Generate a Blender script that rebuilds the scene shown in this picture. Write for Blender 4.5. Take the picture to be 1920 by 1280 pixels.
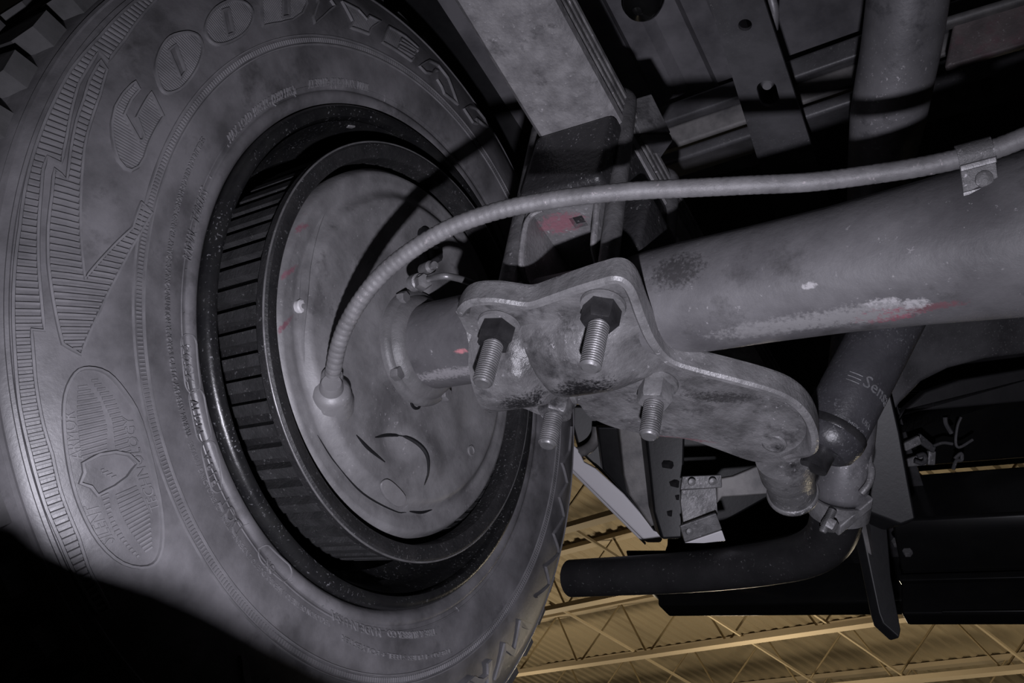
import bpy, bmesh, math, random
from mathutils import Vector, Matrix
from mathutils.geometry import delaunay_2d_cdt
random.seed(7)
PI = math.pi
for o in list(bpy.data.objects): bpy.data.objects.remove(o)
S = bpy.context.scene
COL = S.collection

# ---------------------------------------------------------------- camera
# world: x = outboard (towards the wheel), y = forward, z = up; origin = wheel hub in the plane of the inner rim lip
RIGHT = Vector((-0.844601, -0.49055211, 0.21449425))
UP = Vector((-0.15260143, 0.60457819, 0.78179154))
FWD = Vector((0.51318803, -0.62756979, 0.5854863))
CAM = Vector((-0.49076277, 0.45770318, -0.43810715))
FPX = 1800.0
cd = bpy.data.cameras.new('camera'); cam = bpy.data.objects.new('camera', cd); COL.objects.link(cam)
cd.sensor_width = 36.0; cd.lens = 36.0 * FPX / 1920.0; cd.clip_start = 0.01; cd.clip_end = 100
cam.matrix_world = Matrix(((RIGHT.x, UP.x, -FWD.x, CAM.x), (RIGHT.y, UP.y, -FWD.y, CAM.y), (RIGHT.z, UP.z, -FWD.z, CAM.z), (0, 0, 0, 1)))
S.camera = cam
S.view_settings.view_transform = 'Standard'; S.view_settings.look = 'None'
S.view_settings.exposure = 0.0; S.view_settings.gamma = 1.0; S.view_settings.use_curve_mapping = False

# ---------------------------------------------------------------- world and lights
w = bpy.data.worlds.new('world'); S.world = w; w.use_nodes = True
w.node_tree.nodes['Background'].inputs[0].default_value = (0.9, 0.8, 0.7, 1)
w.node_tree.nodes['Background'].inputs[1].default_value = 0.002
def lamp(name, loc, power, color, radius):
    d = bpy.data.lights.new(name, 'POINT'); d.energy = power; d.color = color; d.shadow_soft_size = radius
    o = bpy.data.objects.new(name, d); COL.objects.link(o); o.location = loc
    return o
FLASH = CAM + RIGHT * 0.0 - UP * 0.135
fd = bpy.data.lights.new('hand_flash', 'SPOT'); fd.energy = 23.5; fd.color = (0.90, 0.885, 1.0); fd.shadow_soft_size = 0.008
fd.spot_size = math.radians(104); fd.spot_blend = 1.0
fo = bpy.data.objects.new('hand_flash', fd); COL.objects.link(fo)
aim = (FWD + RIGHT * ((860 - 960) / FPX) + UP * ((640 - 720) / FPX)).normalized()
fo.matrix_world = Matrix.Translation(FLASH) @ aim.to_track_quat('-Z', 'Y').to_matrix().to_4x4()
lamp('shop_light', (2.6, -7.8, 1.85), 118.0, (1.0, 0.85, 0.62), 0.25)
lamp('shop_light', (-0.8, -8.4, 1.85), 85.0, (1.0, 0.85, 0.62), 0.25)
lamp('shop_light', (6.0, -8.8, 1.85), 85.0, (1.0, 0.85, 0.62), 0.25)

# ---------------------------------------------------------------- helpers
def ray(px, py): return RIGHT * ((px - 960) / FPX) + UP * ((640 - py) / FPX) + FWD
def at(px, py, D=None, x=None, y=None, z=None):
    v = ray(px, py)
    if D is not None: return CAM + v * D
    for i, c in enumerate((x, y, z)):
        if c is not None: return CAM + v * ((c - CAM[i]) / v[i])
def lerp(a, b, t): return a + (b - a) * t
def smooth(t):
    t = max(0.0, min(1.0, t)); return t * t * (3 - 2 * t)
def interp(tab, x):
    if x <= tab[0][0]: return tab[0][1]
    for (a, b), (c, d) in zip(tab, tab[1:]):
        if x <= c: return b + (d - b) * (x - a) / (c - a)
    return tab[-1][1]
def spline(pts, n):
    pts = [Vector(p) for p in pts]; P = [pts[0] * 2 - pts[1]] + pts + [pts[-1] * 2 - pts[-2]]; out = []
    for i in range(1, len(P) - 2):
        for k in range(n):
            t = k / n; a, b, c, d = P[i - 1:i + 3]
            out.append(0.5 * (2 * b + (c - a) * t + (2 * a - 5 * b + 4 * c - d) * t * t + (3 * b - a - 3 * c + d) * t ** 3))
    out.append(pts[-1]); return out
def basis(ax):
    ax = Vector(ax).normalized(); h = Vector((0, 0, 1)) if abs(ax.z) < 0.9 else Vector((1, 0, 0))
    u = h.cross(ax).normalized(); return u, ax.cross(u), ax

class MB:
    def __init__(s): s.v = []; s.f = []; s.uv = None
    def add(s, vs, fs):
        n = len(s.v); s.v += [Vector(p) for p in vs]; s.f += [tuple(i + n for i in f) for f in fs]; return s
    def box(s, c, ex, ey, ez):
        c, ex, ey, ez = map(Vector, (c, ex, ey, ez))
        vs = [c + ex * i + ey * j + ez * k for k in (-1, 1) for j in (-1, 1) for i in (-1, 1)]
        return s.add(vs, [(0, 2, 3, 1), (4, 5, 7, 6), (0, 1, 5, 4), (2, 6, 7, 3), (0, 4, 6, 2), (1, 3, 7, 5)])
    def prism(s, poly, vec):
        vec = Vector(vec); n = len(poly); poly = [Vector(p) for p in poly]
        return s.add(poly + [p + vec for p in poly], [tuple(range(n))[::-1], tuple(range(n, 2 * n))] + [(i, (i + 1) % n, n + (i + 1) % n, n + i) for i in range(n)])
    def lathe(s, prof, base, ax, n=48, cap=True, a0=0.0):
        # prof: list of (radius, distance along ax)
        u, v, a = basis(ax); base = Vector(base); m = len(prof)
        vs = [base + a * h + (u * math.cos(a0 + 2 * PI * k / n) + v * math.sin(a0 + 2 * PI * k / n)) * r for k in range(n) for r, h in prof]
        fs = [(k * m + i, ((k + 1) % n) * m + i, ((k + 1) % n) * m + i + 1, k * m + i + 1) for k in range(n) for i in range(m - 1)]
        if cap:
            fs.append(tuple(k * m for k in range(n))[::-1]); fs.append(tuple(k * m + m - 1 for k in range(n)))
        return s.add(vs, fs)
    def tube(s, pts, r, n=16, cap=True):
        pts = [Vector(p) for p in pts]; m = len(pts); R = r if isinstance(r, (list, tuple)) else [r] * m
        t = (pts[1] - pts[0]).normalized(); u, v, _ = basis(t); vs = []
        for i in range(m):
            t2 = (pts[min(i + 1, m - 1)] - pts[max(i - 1, 0)]).normalized()
            u = (u - t2 * u.dot(t2)).normalized(); v = t2.cross(u)
            vs += [pts[i] + (u * math.cos(2 * PI * k / n) + v * math.sin(2 * PI * k / n)) * R[i] for k in range(n)]
        fs = [(i * n + k, i * n + (k + 1) % n, (i + 1) * n + (k + 1) % n, (i + 1) * n + k) for i in range(m - 1) for k in range(n)]
        if cap: fs += [tuple(range(n))[::-1], tuple(range((m - 1) * n, m * n))]
        return s.add(vs, fs)
    def sweep(s, pts, section, side, closed=False):
        # section: list of (offset along side x tangent, offset along normal); side: function(i)->(lateral, normal)
        m = len(section); n = len(pts); vs = []
        for i, p in enumerate(pts):
            a, b = side(i)
            vs += [Vector(p) + a * q[0] + b * q[1] for q in section]
        cnt = n if closed else n - 1
        fs = [(i * m + k, i * m + (k + 1) % m, ((i + 1) % n) * m + (k + 1) % m, ((i + 1) % n) * m + k) for i in range(cnt) for k in range(m)]
        if not closed: fs += [tuple(range(m))[::-1], tuple(range((n - 1) * m, n * m))]
        return s.add(vs, fs)
    def mesh(s, name, off=Vector((0, 0, 0)), sm=False):
        me = bpy.data.meshes.new(name); me.from_pydata([tuple(p - off) for p in s.v], [], s.f)
        bm = bmesh.new(); bm.from_mesh(me); bmesh.ops.recalc_face_normals(bm, faces=bm.faces); bm.to_mesh(me); bm.free()
        if sm:
            me.polygons.foreach_set('use_smooth', [True] * len(me.polygons))
            if sm != 'all': me.set_sharp_from_angle(angle=math.radians(38))
        me.update(); return me
    def build(s, name, mat, parent=None, sm=True, bevel=0.0, seg=2):
        off = root_loc(parent) if parent else Vector((0, 0, 0))
        if parent is None and s.v:
            off = sum(s.v, Vector()) / len(s.v)
        me = s.mesh(name, off, sm); me.materials.append(M[mat] if isinstance(mat, str) else mat)
        o = bpy.data.objects.new(name, me); COL.objects.link(o)
        if parent: o.parent = parent
        else: o.location = off
        if bevel:
            b = o.modifiers.new('bevel', 'BEVEL'); b.width = bevel; b.segments = seg; b.limit_method = 'ANGLE'; b.angle_limit = math.radians(40)
            o.modifiers.new('wn', 'WEIGHTED_NORMAL')
        return o
def root_loc(o):
    while o.parent: o = o.parent
    return o.location.copy()
def tag(o, label=None, cat=None, group=None, kind=None):
    if label: o['label'] = label
    if cat: o['category'] = cat
    if group: o['group'] = group
    if kind: o['kind'] = kind
    return o
def thing(name, label, cat, loc=(0, 0, 0), group=None):
    o = bpy.data.objects.new(name, None); COL.objects.link(o); o.location = loc; o.empty_display_size = 0.05
    return tag(o, label, cat, group)
def hexnut(mb, base, ax, af, h, a0=0.0):
    r = af / math.sqrt(3)
    return mb.lathe([(r * 0.9, 0), (r, h * 0.08), (r, h * 0.85), (r * 0.88, h)], base, ax, 6, True, a0)
def thread(mb, base, ax, r, L, pitch=0.0018, n=20):
    prof = [(r * 0.9, 0)]; k = 0.0
    while k < L - pitch * 1.5:
        prof += [(r * 0.88, k + pitch * 0.1), (r, k + pitch * 0.4), (r, k + pitch * 0.65), (r * 0.88, k + pitch)]; k += pitch
    prof += [(r * 0.86, L - 0.001), (r * 0.7, L)]
    return mb.lathe(prof, base, ax, n)

# ---------------------------------------------------------------- materials
M = {}
def mat(name, c0, c1=None, rough=0.6, metal=0.0, scale=30.0, bump=0.3, bscale=220.0, spec=0.5, dust=0.0, dustc=(0.5, 0.48, 0.5), patch=None, bdist=0.001, grime=None, emit=None, dscale=260.0):
    m = bpy.data.materials.new(name); m.use_nodes = True; nt = m.node_tree; N = nt.nodes; L = nt.links
    b = N['Principled BSDF']; b.inputs['Roughness'].default_value = rough; b.inputs['Metallic'].default_value = metal
    b.inputs['Specular IOR Level'].default_value = spec
    tc = N.new('ShaderNodeTexCoord'); geo = N.new('ShaderNodeNewGeometry')
    def noise(sc, det=6, rg=0.6):
        n = N.new('ShaderNodeTexNoise'); n.inputs['Scale'].default_value = sc; n.inputs['Detail'].default_value = det; n.inputs['Roughness'].default_value = rg
        L.new(geo.outputs['Position'], n.inputs['Vector']); return n
    def ramp(src, p0, p1, a=0.0, bb=1.0):
        r = N.new('ShaderNodeMapRange'); r.inputs[1].default_value = p0; r.inputs[2].default_value = p1; r.inputs[3].default_value = a; r.inputs[4].default_value = bb
        L.new(src, r.inputs[0]); return r.outputs[0]
    def mix(fac, A, B):
        x = N.new('ShaderNodeMix'); x.data_type = 'RGBA'; L.new(fac, x.inputs[0])
        for v, i in ((A, 6), (B, 7)):
            if isinstance(v, tuple): x.inputs[i].default_value = (*v, 1)
            else: L.new(v, x.inputs[i])
        return x.outputs[2]
    n1 = noise(scale)
    col = mix(ramp(n1.outputs[0], 0.35, 0.68), tuple(c0), tuple(c1 or [x * 0.6 for x in c0]))
    if grime:
        n4 = noise(grime[0], 8, 0.7); col = mix(ramp(n4.outputs[0], grime[1] - 0.04, grime[1] + 0.10), col, tuple(grime[2]))
    if dust:
        n2 = noise(dscale, 3, 0.7); n3 = noise(scale * 0.7, 4)
        mul = N.new('ShaderNodeMath'); mul.operation = 'MULTIPLY'
        L.new(ramp(n2.outputs[0], 0.66 - dust * 0.1, 0.72 - dust * 0.1), mul.inputs[0]); L.new(ramp(n3.outputs[0], 0.42, 0.62), mul.inputs[1])
        col = mix(mul.outputs[0], col, tuple(dustc))
    for p in (patch or []):
        # painted mark with its own shape: soft ellipsoid in world space broken up by noise
        c, ax, rad, colr = p[0], p[1], p[2], p[3]
        sub = N.new('ShaderNodeVectorMath'); sub.operation = 'SUBTRACT'; L.new(geo.outputs['Position'], sub.inputs[0]); sub.inputs[1].default_value = tuple(c)
        tot = None
        u, v, a = basis(ax)
        for d_, r_ in ((a, rad[0]), (u, rad[1]), (v, rad[1])):
            dt = N.new('ShaderNodeVectorMath'); dt.operation = 'DOT_PRODUCT'; L.new(sub.outputs[0], dt.inputs[0]); dt.inputs[1].default_value = tuple(d_ / r_)
            sq = N.new('ShaderNodeMath'); sq.operation = 'POWER'; sq.inputs[1].default_value = 2; ab = N.new('ShaderNodeMath'); ab.operation = 'ABSOLUTE'
            L.new(dt.outputs['Value'], ab.inputs[0]); L.new(ab.outputs[0], sq.inputs[0])
            if tot is None: tot = sq.outputs[0]
            else:
                ad = N.new('ShaderNodeMath'); L.new(tot, ad.inputs[0]); L.new(sq.outputs[0], ad.inputs[1]); tot = ad.outputs[0]
        nn = noise(p[4] if len(p) > 4 else 160, 5, 0.7); ad = N.new('ShaderNodeMath'); L.new(tot, ad.inputs[0])
        L.new(ramp(nn.outputs[0], 0.3, 0.7, -0.5, 1.0), ad.inputs[1])
        col = mix(ramp(ad.outputs[0], 1.3, 0.45), col, tuple(colr))
    L.new(col, b.inputs['Base Color'])
    if bump:
        n5 = noise(bscale, 5, 0.65); bp = N.new('ShaderNodeBump'); bp.inputs['Strength'].default_value = bump; bp.inputs['Distance'].default_value = bdist
        L.new(n5.outputs[0], bp.inputs['Height']); L.new(bp.outputs[0], b.inputs['Normal'])
    M[name] = m; return m
PINK = (0.19, 0.095, 0.115)
mat('rubber', (0.165, 0.16, 0.167), (0.07, 0.068, 0.071), 0.42, 0, 22, 0.18, 300, 0.5, grime=(16, 0.60, (0.06, 0.058, 0.06)))
mat('rubber_raised', (0.185, 0.18, 0.187), (0.11, 0.108, 0.112), 0.4, 0, 40, 0.1, 300, 0.35)
mat('rubber_tread', (0.085, 0.083, 0.085), (0.05, 0.05, 0.05), 0.7, 0, 40, 0.2, 200, 0.3)
mat('rim_black', (0.010, 0.010, 0.011), (0.018, 0.018, 0.018), 0.32, 0, 60, 0.25, 160, 0.5, dust=0.5, dustc=(0.2, 0.2, 0.21), dscale=400)
mat('drum_black', (0.016, 0.016, 0.017), (0.028, 0.027, 0.028), 0.5, 0, 60, 0.6, 300, 0.5, dust=0.55, dustc=(0.16, 0.16, 0.165), dscale=420)
mat('fin_iron', (0.036, 0.0355, 0.037), (0.015, 0.015, 0.0155), 0.7, 0, 60, 0.7, 350, 0.4, dust=0.4, dustc=(0.12, 0.12, 0.12), dscale=420)
mat('plate_steel', (0.24, 0.235, 0.24), (0.16, 0.155, 0.16), 0.5, 0.15, 24, 0.25, 200, 0.5, dust=0.5, dustc=(0.33, 0.32, 0.33),
    grime=(35, 0.64, (0.06, 0.058, 0.06)))
mat('axle_paint', (0.22, 0.215, 0.22), (0.15, 0.146, 0.15), 0.48, 0.1, 22, 0.35, 170, 0.5, dust=0.8, dustc=(0.5, 0.49, 0.5), grime=(30, 0.62, (0.06, 0.058, 0.06)))
mat('bracket_steel', (0.24, 0.235, 0.24), (0.13, 0.128, 0.13), 0.42, 0.2, 28, 0.7, 190, 0.6, dust=0.5, dustc=(0.42, 0.41, 0.42), grime=(26, 0.55, (0.035, 0.034, 0.036)))
mat('spring_steel', (0.27, 0.262, 0.267), (0.14, 0.136, 0.14), 0.5, 0.1, 60, 0.8, 260, 0.5, dust=0.3, dustc=(0.4, 0.39, 0.4), grime=(45, 0.62, (0.07, 0.068, 0.07)))
mat('leaf_edge', (0.20, 0.195, 0.195), (0.07, 0.068, 0.07), 0.55, 0.2, 60, 0.5, 300, 0.5, dust=0.4)
mat('cast_dark', (0.022, 0.0215, 0.023), (0.04, 0.039, 0.041), 0.35, 0.1, 40, 1.0, 230, 0.6, dust=0.4, dustc=(0.35, 0.34, 0.35), dscale=320)
mat('bolt_steel', (0.26, 0.255, 0.26), (0.14, 0.138, 0.14), 0.4, 0.5, 60, 0.2, 300, 0.5, dust=0.3)
mat('bolt_dark', (0.045, 0.044, 0.046), (0.02, 0.0195, 0.021), 0.3, 0.3, 60, 0.3, 300, 0.5)
mat('cable_jacket', (0.205, 0.20, 0.205), (0.125, 0.122, 0.125), 0.55, 0.1, 60, 0.4, 300, 0.5, dust=0.4, dustc=(0.33, 0.30, 0.31))
mat('frame_paint', (0.105, 0.103, 0.109), (0.045, 0.044, 0.047), 0.42, 0.1, 18, 0.2, 240, 0.5, dust=0.5, dustc=(0.2, 0.2, 0.2), dscale=400)
mat('floor_paint', (0.17, 0.165, 0.175), (0.07, 0.068, 0.074), 0.5, 0, 14, 0.2, 120, 0.4)
mat('dark_paint', (0.03, 0.029, 0.031), (0.02, 0.0195, 0.021), 0.5, 0, 20, 0.2, 150, 0.5)
mat('black_gloss', (0.006, 0.006, 0.0065), (0.009, 0.009, 0.009), 0.18, 0, 20, 0.0, 150, 0.5)
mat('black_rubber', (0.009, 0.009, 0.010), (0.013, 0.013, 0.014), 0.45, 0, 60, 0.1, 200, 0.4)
mat('pipe_black', (0.022, 0.0215, 0.023), (0.035, 0.034, 0.036), 0.42, 0.2, 22, 0.25, 200, 0.5, dust=0.3, dustc=(0.2, 0.2, 0.2))
mat('pipe_grey', (0.24, 0.235, 0.245), (0.14, 0.137, 0.145), 0.45, 0.3, 18, 0.25, 200, 0.5, dust=0.4, grime=(16, 0.58, (0.05, 0.05, 0.055)))
mat('clamp_zinc', (0.27, 0.265, 0.27), (0.12, 0.118, 0.12), 0.45, 0.3, 60, 0.6, 250, 0.5, dust=0.5)
mat('shock_paint', (0.06, 0.059, 0.065), (0.03, 0.0295, 0.033), 0.35, 0.0, 24, 0.3, 320, 0.5, dust=0.7, dustc=(0.15, 0.15, 0.16), dscale=420)
mat('etched', (0.2, 0.2, 0.21), (0.09, 0.09, 0.095), 0.5, 0, 300)
mat('light_paint', (0.8, 0.78, 0.8), (0.75, 0.73, 0.76), 0.35, 0, 10, 0.05, 150, 0.5)
mat('brown_rust', (0.15, 0.125, 0.125), (0.07, 0.06, 0.062), 0.6, 0.1, 28, 0.5, 200, 0.4, dust=0.4, dustc=(0.25, 0.23, 0.23), grime=(20, 0.58, (0.14, 0.07, 0.085)))
mat('worn_crossmember', (0.24, 0.23, 0.225), (0.09, 0.088, 0.09), 0.55, 0.1, 26, 0.3, 200, 0.4)
mat('white_plug', (0.6, 0.59, 0.6), (0.45, 0.44, 0.45), 0.5)
mat('ceiling_paint', (0.35, 0.285, 0.185), (0.325, 0.265, 0.172), 0.7, 0, 1.5, 0.0)
mat('joist_paint', (0.43, 0.355, 0.25), (0.40, 0.33, 0.23), 0.6, 0, 1.5, 0.0)
mat('joist_dark', (0.24, 0.185, 0.10), (0.21, 0.16, 0.09), 0.6, 0, 1.5, 0.0)
mat('perch_steel', (0.21, 0.205, 0.21), (0.11, 0.108, 0.11), 0.5, 0.15, 40, 0.7, 260, 0.5, dust=0.5,
    patch=[(at(1052, 418, z=0.066), (1, 0, 0), (0.021, 0.011), (0.26, 0.125, 0.15), 260)])
axp = at(1690, 588, D=0.62)

# ================================================================ CEILING of the shop
JT = Vector((0.9524, -0.3048, 0)); JN = Vector((0.3048, 0.9524, 0)); ZB = 3.2; ZD = 3.887
ce = MB(); pitch = 0.152; q0, q1 = -14.0, -2.0; prof = []
k0 = int(-6.0 / pitch); k1 = int(11.0 / pitch)
for k in range(k0, k1):
    u = k * pitch; prof += [(u, 0), (u + 0.05, 0), (u + 0.068, 0.022), (u + 0.134, 0.022)]
vs = []
for (u, h) in prof:
    for q in (q0, q1): vs.append(JT * u + JN * q + Vector((0, 0, ZD + h)))
ce.add(vs, [(2 * i, 2 * i + 1, 2 * i + 3, 2 * i + 2) for i in range(len(prof) - 1)])
tag(ce.build('ceiling', 'ceiling_paint', sm=False), 'fluted beige metal roof deck of the shop', None, None, 'structure')
def bar(mb, a, b, w, h):
    a, b = Vector(a), Vector(b); t = (b - a).normalized(); sd = t.cross(Vector((0, 0, 1)))
    sd = sd.normalized() if sd.length > 1e-3 else Vector((1, 0, 0)); up = sd.cross(t)
    return mb.box((a + b) / 2, t * (b - a).length / 2, sd * w / 2, up * h / 2)
jl = ['cream open-web roof joist nearest the car, above the light body panel edge', 'cream open-web roof joist second from the car, just above the tail pipe tip',
      'cream open-web roof joist third from the car, under the black bumper', 'cream open-web roof joist along the bottom edge, fourth from the car', 'cream open-web roof joist farthest from the car']
for j, q in enumerate((-4.25, -5.33, -6.42, -7.5, -8.58)):
    q = (-4.49, -5.70, -6.93, -8.17, -9.39)[j] * 1.0
    r = thing('roof_joist', jl[j], 'joist', JN * q + Vector((0, 0, ZB)), 'open-web roof joists')
    A, B = -5.0, 9.5
    m = MB(); bar(m, JT * A + JN * q + Vector((0, 0, ZB)), JT * B + JN * q + Vector((0, 0, ZB)), 0.085, 0.05); m.build('bottom_chord', 'joist_paint', r, False)
    m = MB(); bar(m, JT * A + JN * q + Vector((0, 0, ZD - 0.035)), JT * B + JN * q + Vector((0, 0, ZD - 0.035)), 0.085, 0.05); m.build('top_chord', 'joist_paint', r, False)
    n = 28; st = (B - A) / n
    for i in range(n):
        za, zb = (ZB, ZD - 0.04) if i % 2 == 0 else (ZD - 0.04, ZB)
        m = MB(); m.tube([JT * (A + i * st) + JN * q + Vector((0, 0, za)), JT * (A + (i + 1) * st) + JN * q + Vector((0, 0, zb))], 0.011, 6); m.build('web_bar', 'joist_dark', r)
bl = ['cream bridging rod crossing the joists under the bumper blade', 'cream bridging rod crossing the joists below the tail pipe', 'cream bridging rod crossing the joists beside the tyre', 'cream bridging rod crossing the joists at the right']
for i, p in enumerate(((1375, 1182), (1098, 1168), (1250, 960), (1870, 1200))):
    c = at(*p, z=ZB + 0.04); u = c.dot(JT)
    m = MB(); bar(m, JT * u + JN * -2.5 + Vector((0, 0, ZB + 0.04)), JT * u + JN * -13 + Vector((0, 0, ZB + 0.04)), 0.022, 0.022)
    tag(m.build('bridging_rod', 'ceiling_paint', None, False), bl[i], 'roof rod', 'bridging rods')

# ================================================================ TYRE
SP = [(0.2030, -0.008), (0.2050, -0.002), (0.2070, 0.0025), (0.2100, 0.0055), (0.2140, 0.0066), (0.2165, 0.0060), (0.2178, 0.0045), (0.2195, 0.0048), (0.2250, 0.0070), (0.2350, 0.0084),
      (0.2450, 0.0090), (0.2510, 0.0092), (0.2600, 0.0090), (0.2700, 0.0083), (0.2800, 0.0062), (0.2900, 0.0035), (0.3000, 0.0003), (0.3100, -0.0043), (0.3220, -0.0107), (0.3270, -0.0140),
      (0.3308, -0.0175), (0.3335, -0.0225), (0.3352, -0.0300), (0.3365, -0.0400)]
REST = [(0.3400, -0.050), (0.3440, -0.070), (0.3460, -0.115), (0.3440, -0.160), (0.3390, -0.186), (0.3360, -0.193), (0.3310, -0.208), (0.3220, -0.219), (0.2900, -0.2335), (0.2600, -0.239), (0.2250, -0.237), (0.2050, -0.228), (0.2, -0.2)]
def s_of(r): return interp(SP, r)
def SWP(th, r, lift=0.0):
    e = 0.002; sl = (s_of(r + e) - s_of(r - e)) / (2 * e); n = math.hypot(1, sl)
    rr = r - sl / n * lift; s = s_of(r) + lift / n
    return Vector((-s, rr * math.cos(th), rr * math.sin(th)))
def sw(px, py):
    s = 0.006
    for _ in range(12):
        p = at(px, py, x=-s); r = math.hypot(p.y, p.z); s = s_of(r)
    return (math.atan2(p.z, p.y), r)
tyre = thing('tire', 'large dusty black rubber tire with raised lettering on its inner sidewall', 'tire', (0.09, 0, -0.355))
n = 288; mb = MB(); full = SP + REST; fine = []
for (a, b), (c, d) in zip(full, full[1:]):
    fine += [(a, b), ((a + c) / 2, (b + d) / 2)]
fine.append(full[-1])
mb.lathe([(r, -s) for r, s in fine], (0, 0, 0), (1, 0, 0), n, False); carcass = mb.build('carcass', 'rubber', tyre, 'all')

def ridge(mb, path, w, h, closed=False, step=0.004, base=0.0):
    # raised line on the sidewall; path in (theta, r)
    pts = []; P = list(path) + ([path[0]] if closed else [])
    for (t0, r0), (t1, r1) in zip(P, P[1:]):
        t1 = t0 + (t1 - t0 + PI) % (2 * PI) - PI
        L = math.hypot((t1 - t0) * (r0 + r1) / 2, r1 - r0); k = max(1, int(L / step))
        pts += [(lerp(t0, t1, i / k), lerp(r0, r1, i / k)) for i in range(k)]
    if not closed: pts.append(P[-1])
    n = len(pts); vs = []
    for i, (t, r) in enumerate(pts):
        a = pts[(i - 1) % n] if (closed or i > 0) else pts[i]; b = pts[(i + 1) % n] if (closed or i < n - 1) else pts[i]
        dx, dy = ((b[0] - a[0] + PI) % (2 * PI) - PI) * r, b[1] - a[1]; L = math.hypot(dx, dy) or 1; nx, ny = -dy / L, dx / L
        for o_, l_ in ((-w / 2, base - 0.0004), (-w * 0.28, base + h), (w * 0.28, base + h), (w / 2, base - 0.0004)):
            vs.append(SWP(t + nx * o_ / r, r + ny * o_, l_))
    c = n if closed else n - 1
    fs = [(i * 4 + k, i * 4 + k + 1, ((i + 1) % n) * 4 + k + 1, ((i + 1) % n) * 4 + k) for i in range(c) for k in range(3)]
    return mb.add(vs, fs)
def ribs(mb, polys, spacing, w, h, rref, step=0.006, skew=0.0, inset=0.0008):
    # radial ribs filling polygons given in (theta, r); even-odd rule over all polygons
    tmin = min(t for p in polys for t, r in p); tmax = max(t for p in polys for t, r in p); d = spacing / rref; k = math.ceil(tmin / d)
    while k * d < tmax:
        t = k * d; rs = []
        for p in polys:
            for (t0, r0), (t1, r1) in zip(p, p[1:] + p[:1]):
                if (t0 <= t) != (t1 <= t): rs.append(r0 + (r1 - r0) * (t - t0) / (t1 - t0))
        rs.sort()
        for a, b in zip(rs[::2], rs[1::2]):
            a += inset; b -= inset
            if b - a < 0.0012: continue
            m = max(1, int((b - a) / step)); vs = []
            for i in range(m + 1):
                r = lerp(a, b, i / m)
                for o_, l_ in ((-w / 2, -0.0003), (-w * 0.3, h), (w * 0.3, h), (w / 2, -0.0003)): vs.append(SWP(t + o_ / r, r, l_))
            fs = [(i * 4 + q, i * 4 + q + 1, i * 4 + 5 + q, i * 4 + 4 + q) for i in range(m) for q in range(3)] + [(0, 1, 2, 3), (m * 4 + 3, m * 4 + 2, m * 4 + 1, m * 4)]
            mb.add(vs, fs)
        k += 1
    return mb
def px(pts, s=1.0, ox=0, oy=0): return [sw(ox + x / s, oy + y / s) for x, y in pts]
# serrated bands with lightning-bolt steps
bandA = px([(297, -2), (255, 3), (187, 70), (133, 133), (100, 195), (67, 277), (48, 350), (37, 427), (28, 500), (25, 560), (28, 660), (37, 760), (57, 850), (87, 953), (113, 1013), (140, 1075), (185, 1150),
            (205, 1140), (165, 1062), (147, 1006), (113, 920), (98, 853), (80, 793), (68, 727), (62, 660), (59, 618), (83, 620), (77, 560), (72, 493), (72, 427), (77, 360), (80, 320), (88, 295), (115, 308), (125, 257), (133, 213), (147, 160),
            (163, 133), (177, 110), (185, 98), (203, 117), (207, 110), (233, 77), (267, 30)])
bandB = px([(188, 115), (167, 153), (157, 187), (143, 227), (133, 277), (128, 317), (125, 338), (102, 318), (97, 367), (90, 427), (90, 493), (100, 567), (117, 645), (151, 665), (156, 650), (186, 583), (213, 527), (233, 487),
            (263, 434), (283, 400), (263, 380), (247, 427), (158, 523), (150, 427), (151, 350), (157, 283), (163, 253), (177, 207), (187, 180), (200, 133)])
m = MB(); ribs(m, [bandA], 0.0040, 0.0024, 0.0018, 0.315); ridge(m, bandA, 0.0022, 0.0018, True); tag(m.build('serrated_band', 'rubber_raised', carcass), 'outer band of fine ribs with lightning-bolt steps')
m = MB(); ribs(m, [bandB], 0.0040, 0.0024, 0.0018, 0.305); ridge(m, bandB, 0.0022, 0.0018, True); tag(m.build('serrated_band', 'rubber_raised', carcass), 'inner lightning-bolt patch of fine ribs')
m = MB(); ribs(m, [[(-PI, 0.2535), (PI, 0.2535), (PI, 0.2585), (-PI, 0.2585)]], 0.0026, 0.0016, 0.0009, 0.256)
ridge(m, [(i * 2 * PI / 400, 0.2525) for i in range(400)], 0.0018, 0.0012, True); ridge(m, [(i * 2 * PI / 400, 0.2597) for i in range(400)], 0.0016, 0.0010, True)
tag(m.build('serrated_ring', 'rubber_raised', carcass), 'thin ribbed ring running round the sidewall')
m = MB(); ridge(m, [(i * 2 * PI / 400, 0.3245) for i in range(400)], 0.003, 0.0014, True); ridge(m, [(i * 2 * PI / 400, 0.3310) for i in range(400)], 0.0025, 0.0014, True)
ridge(m, [(i * 2 * PI / 400, 0.2215) for i in range(400)], 0.0018, 0.0006, True); m.build('mould_ring', 'rubber', carcass)
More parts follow.
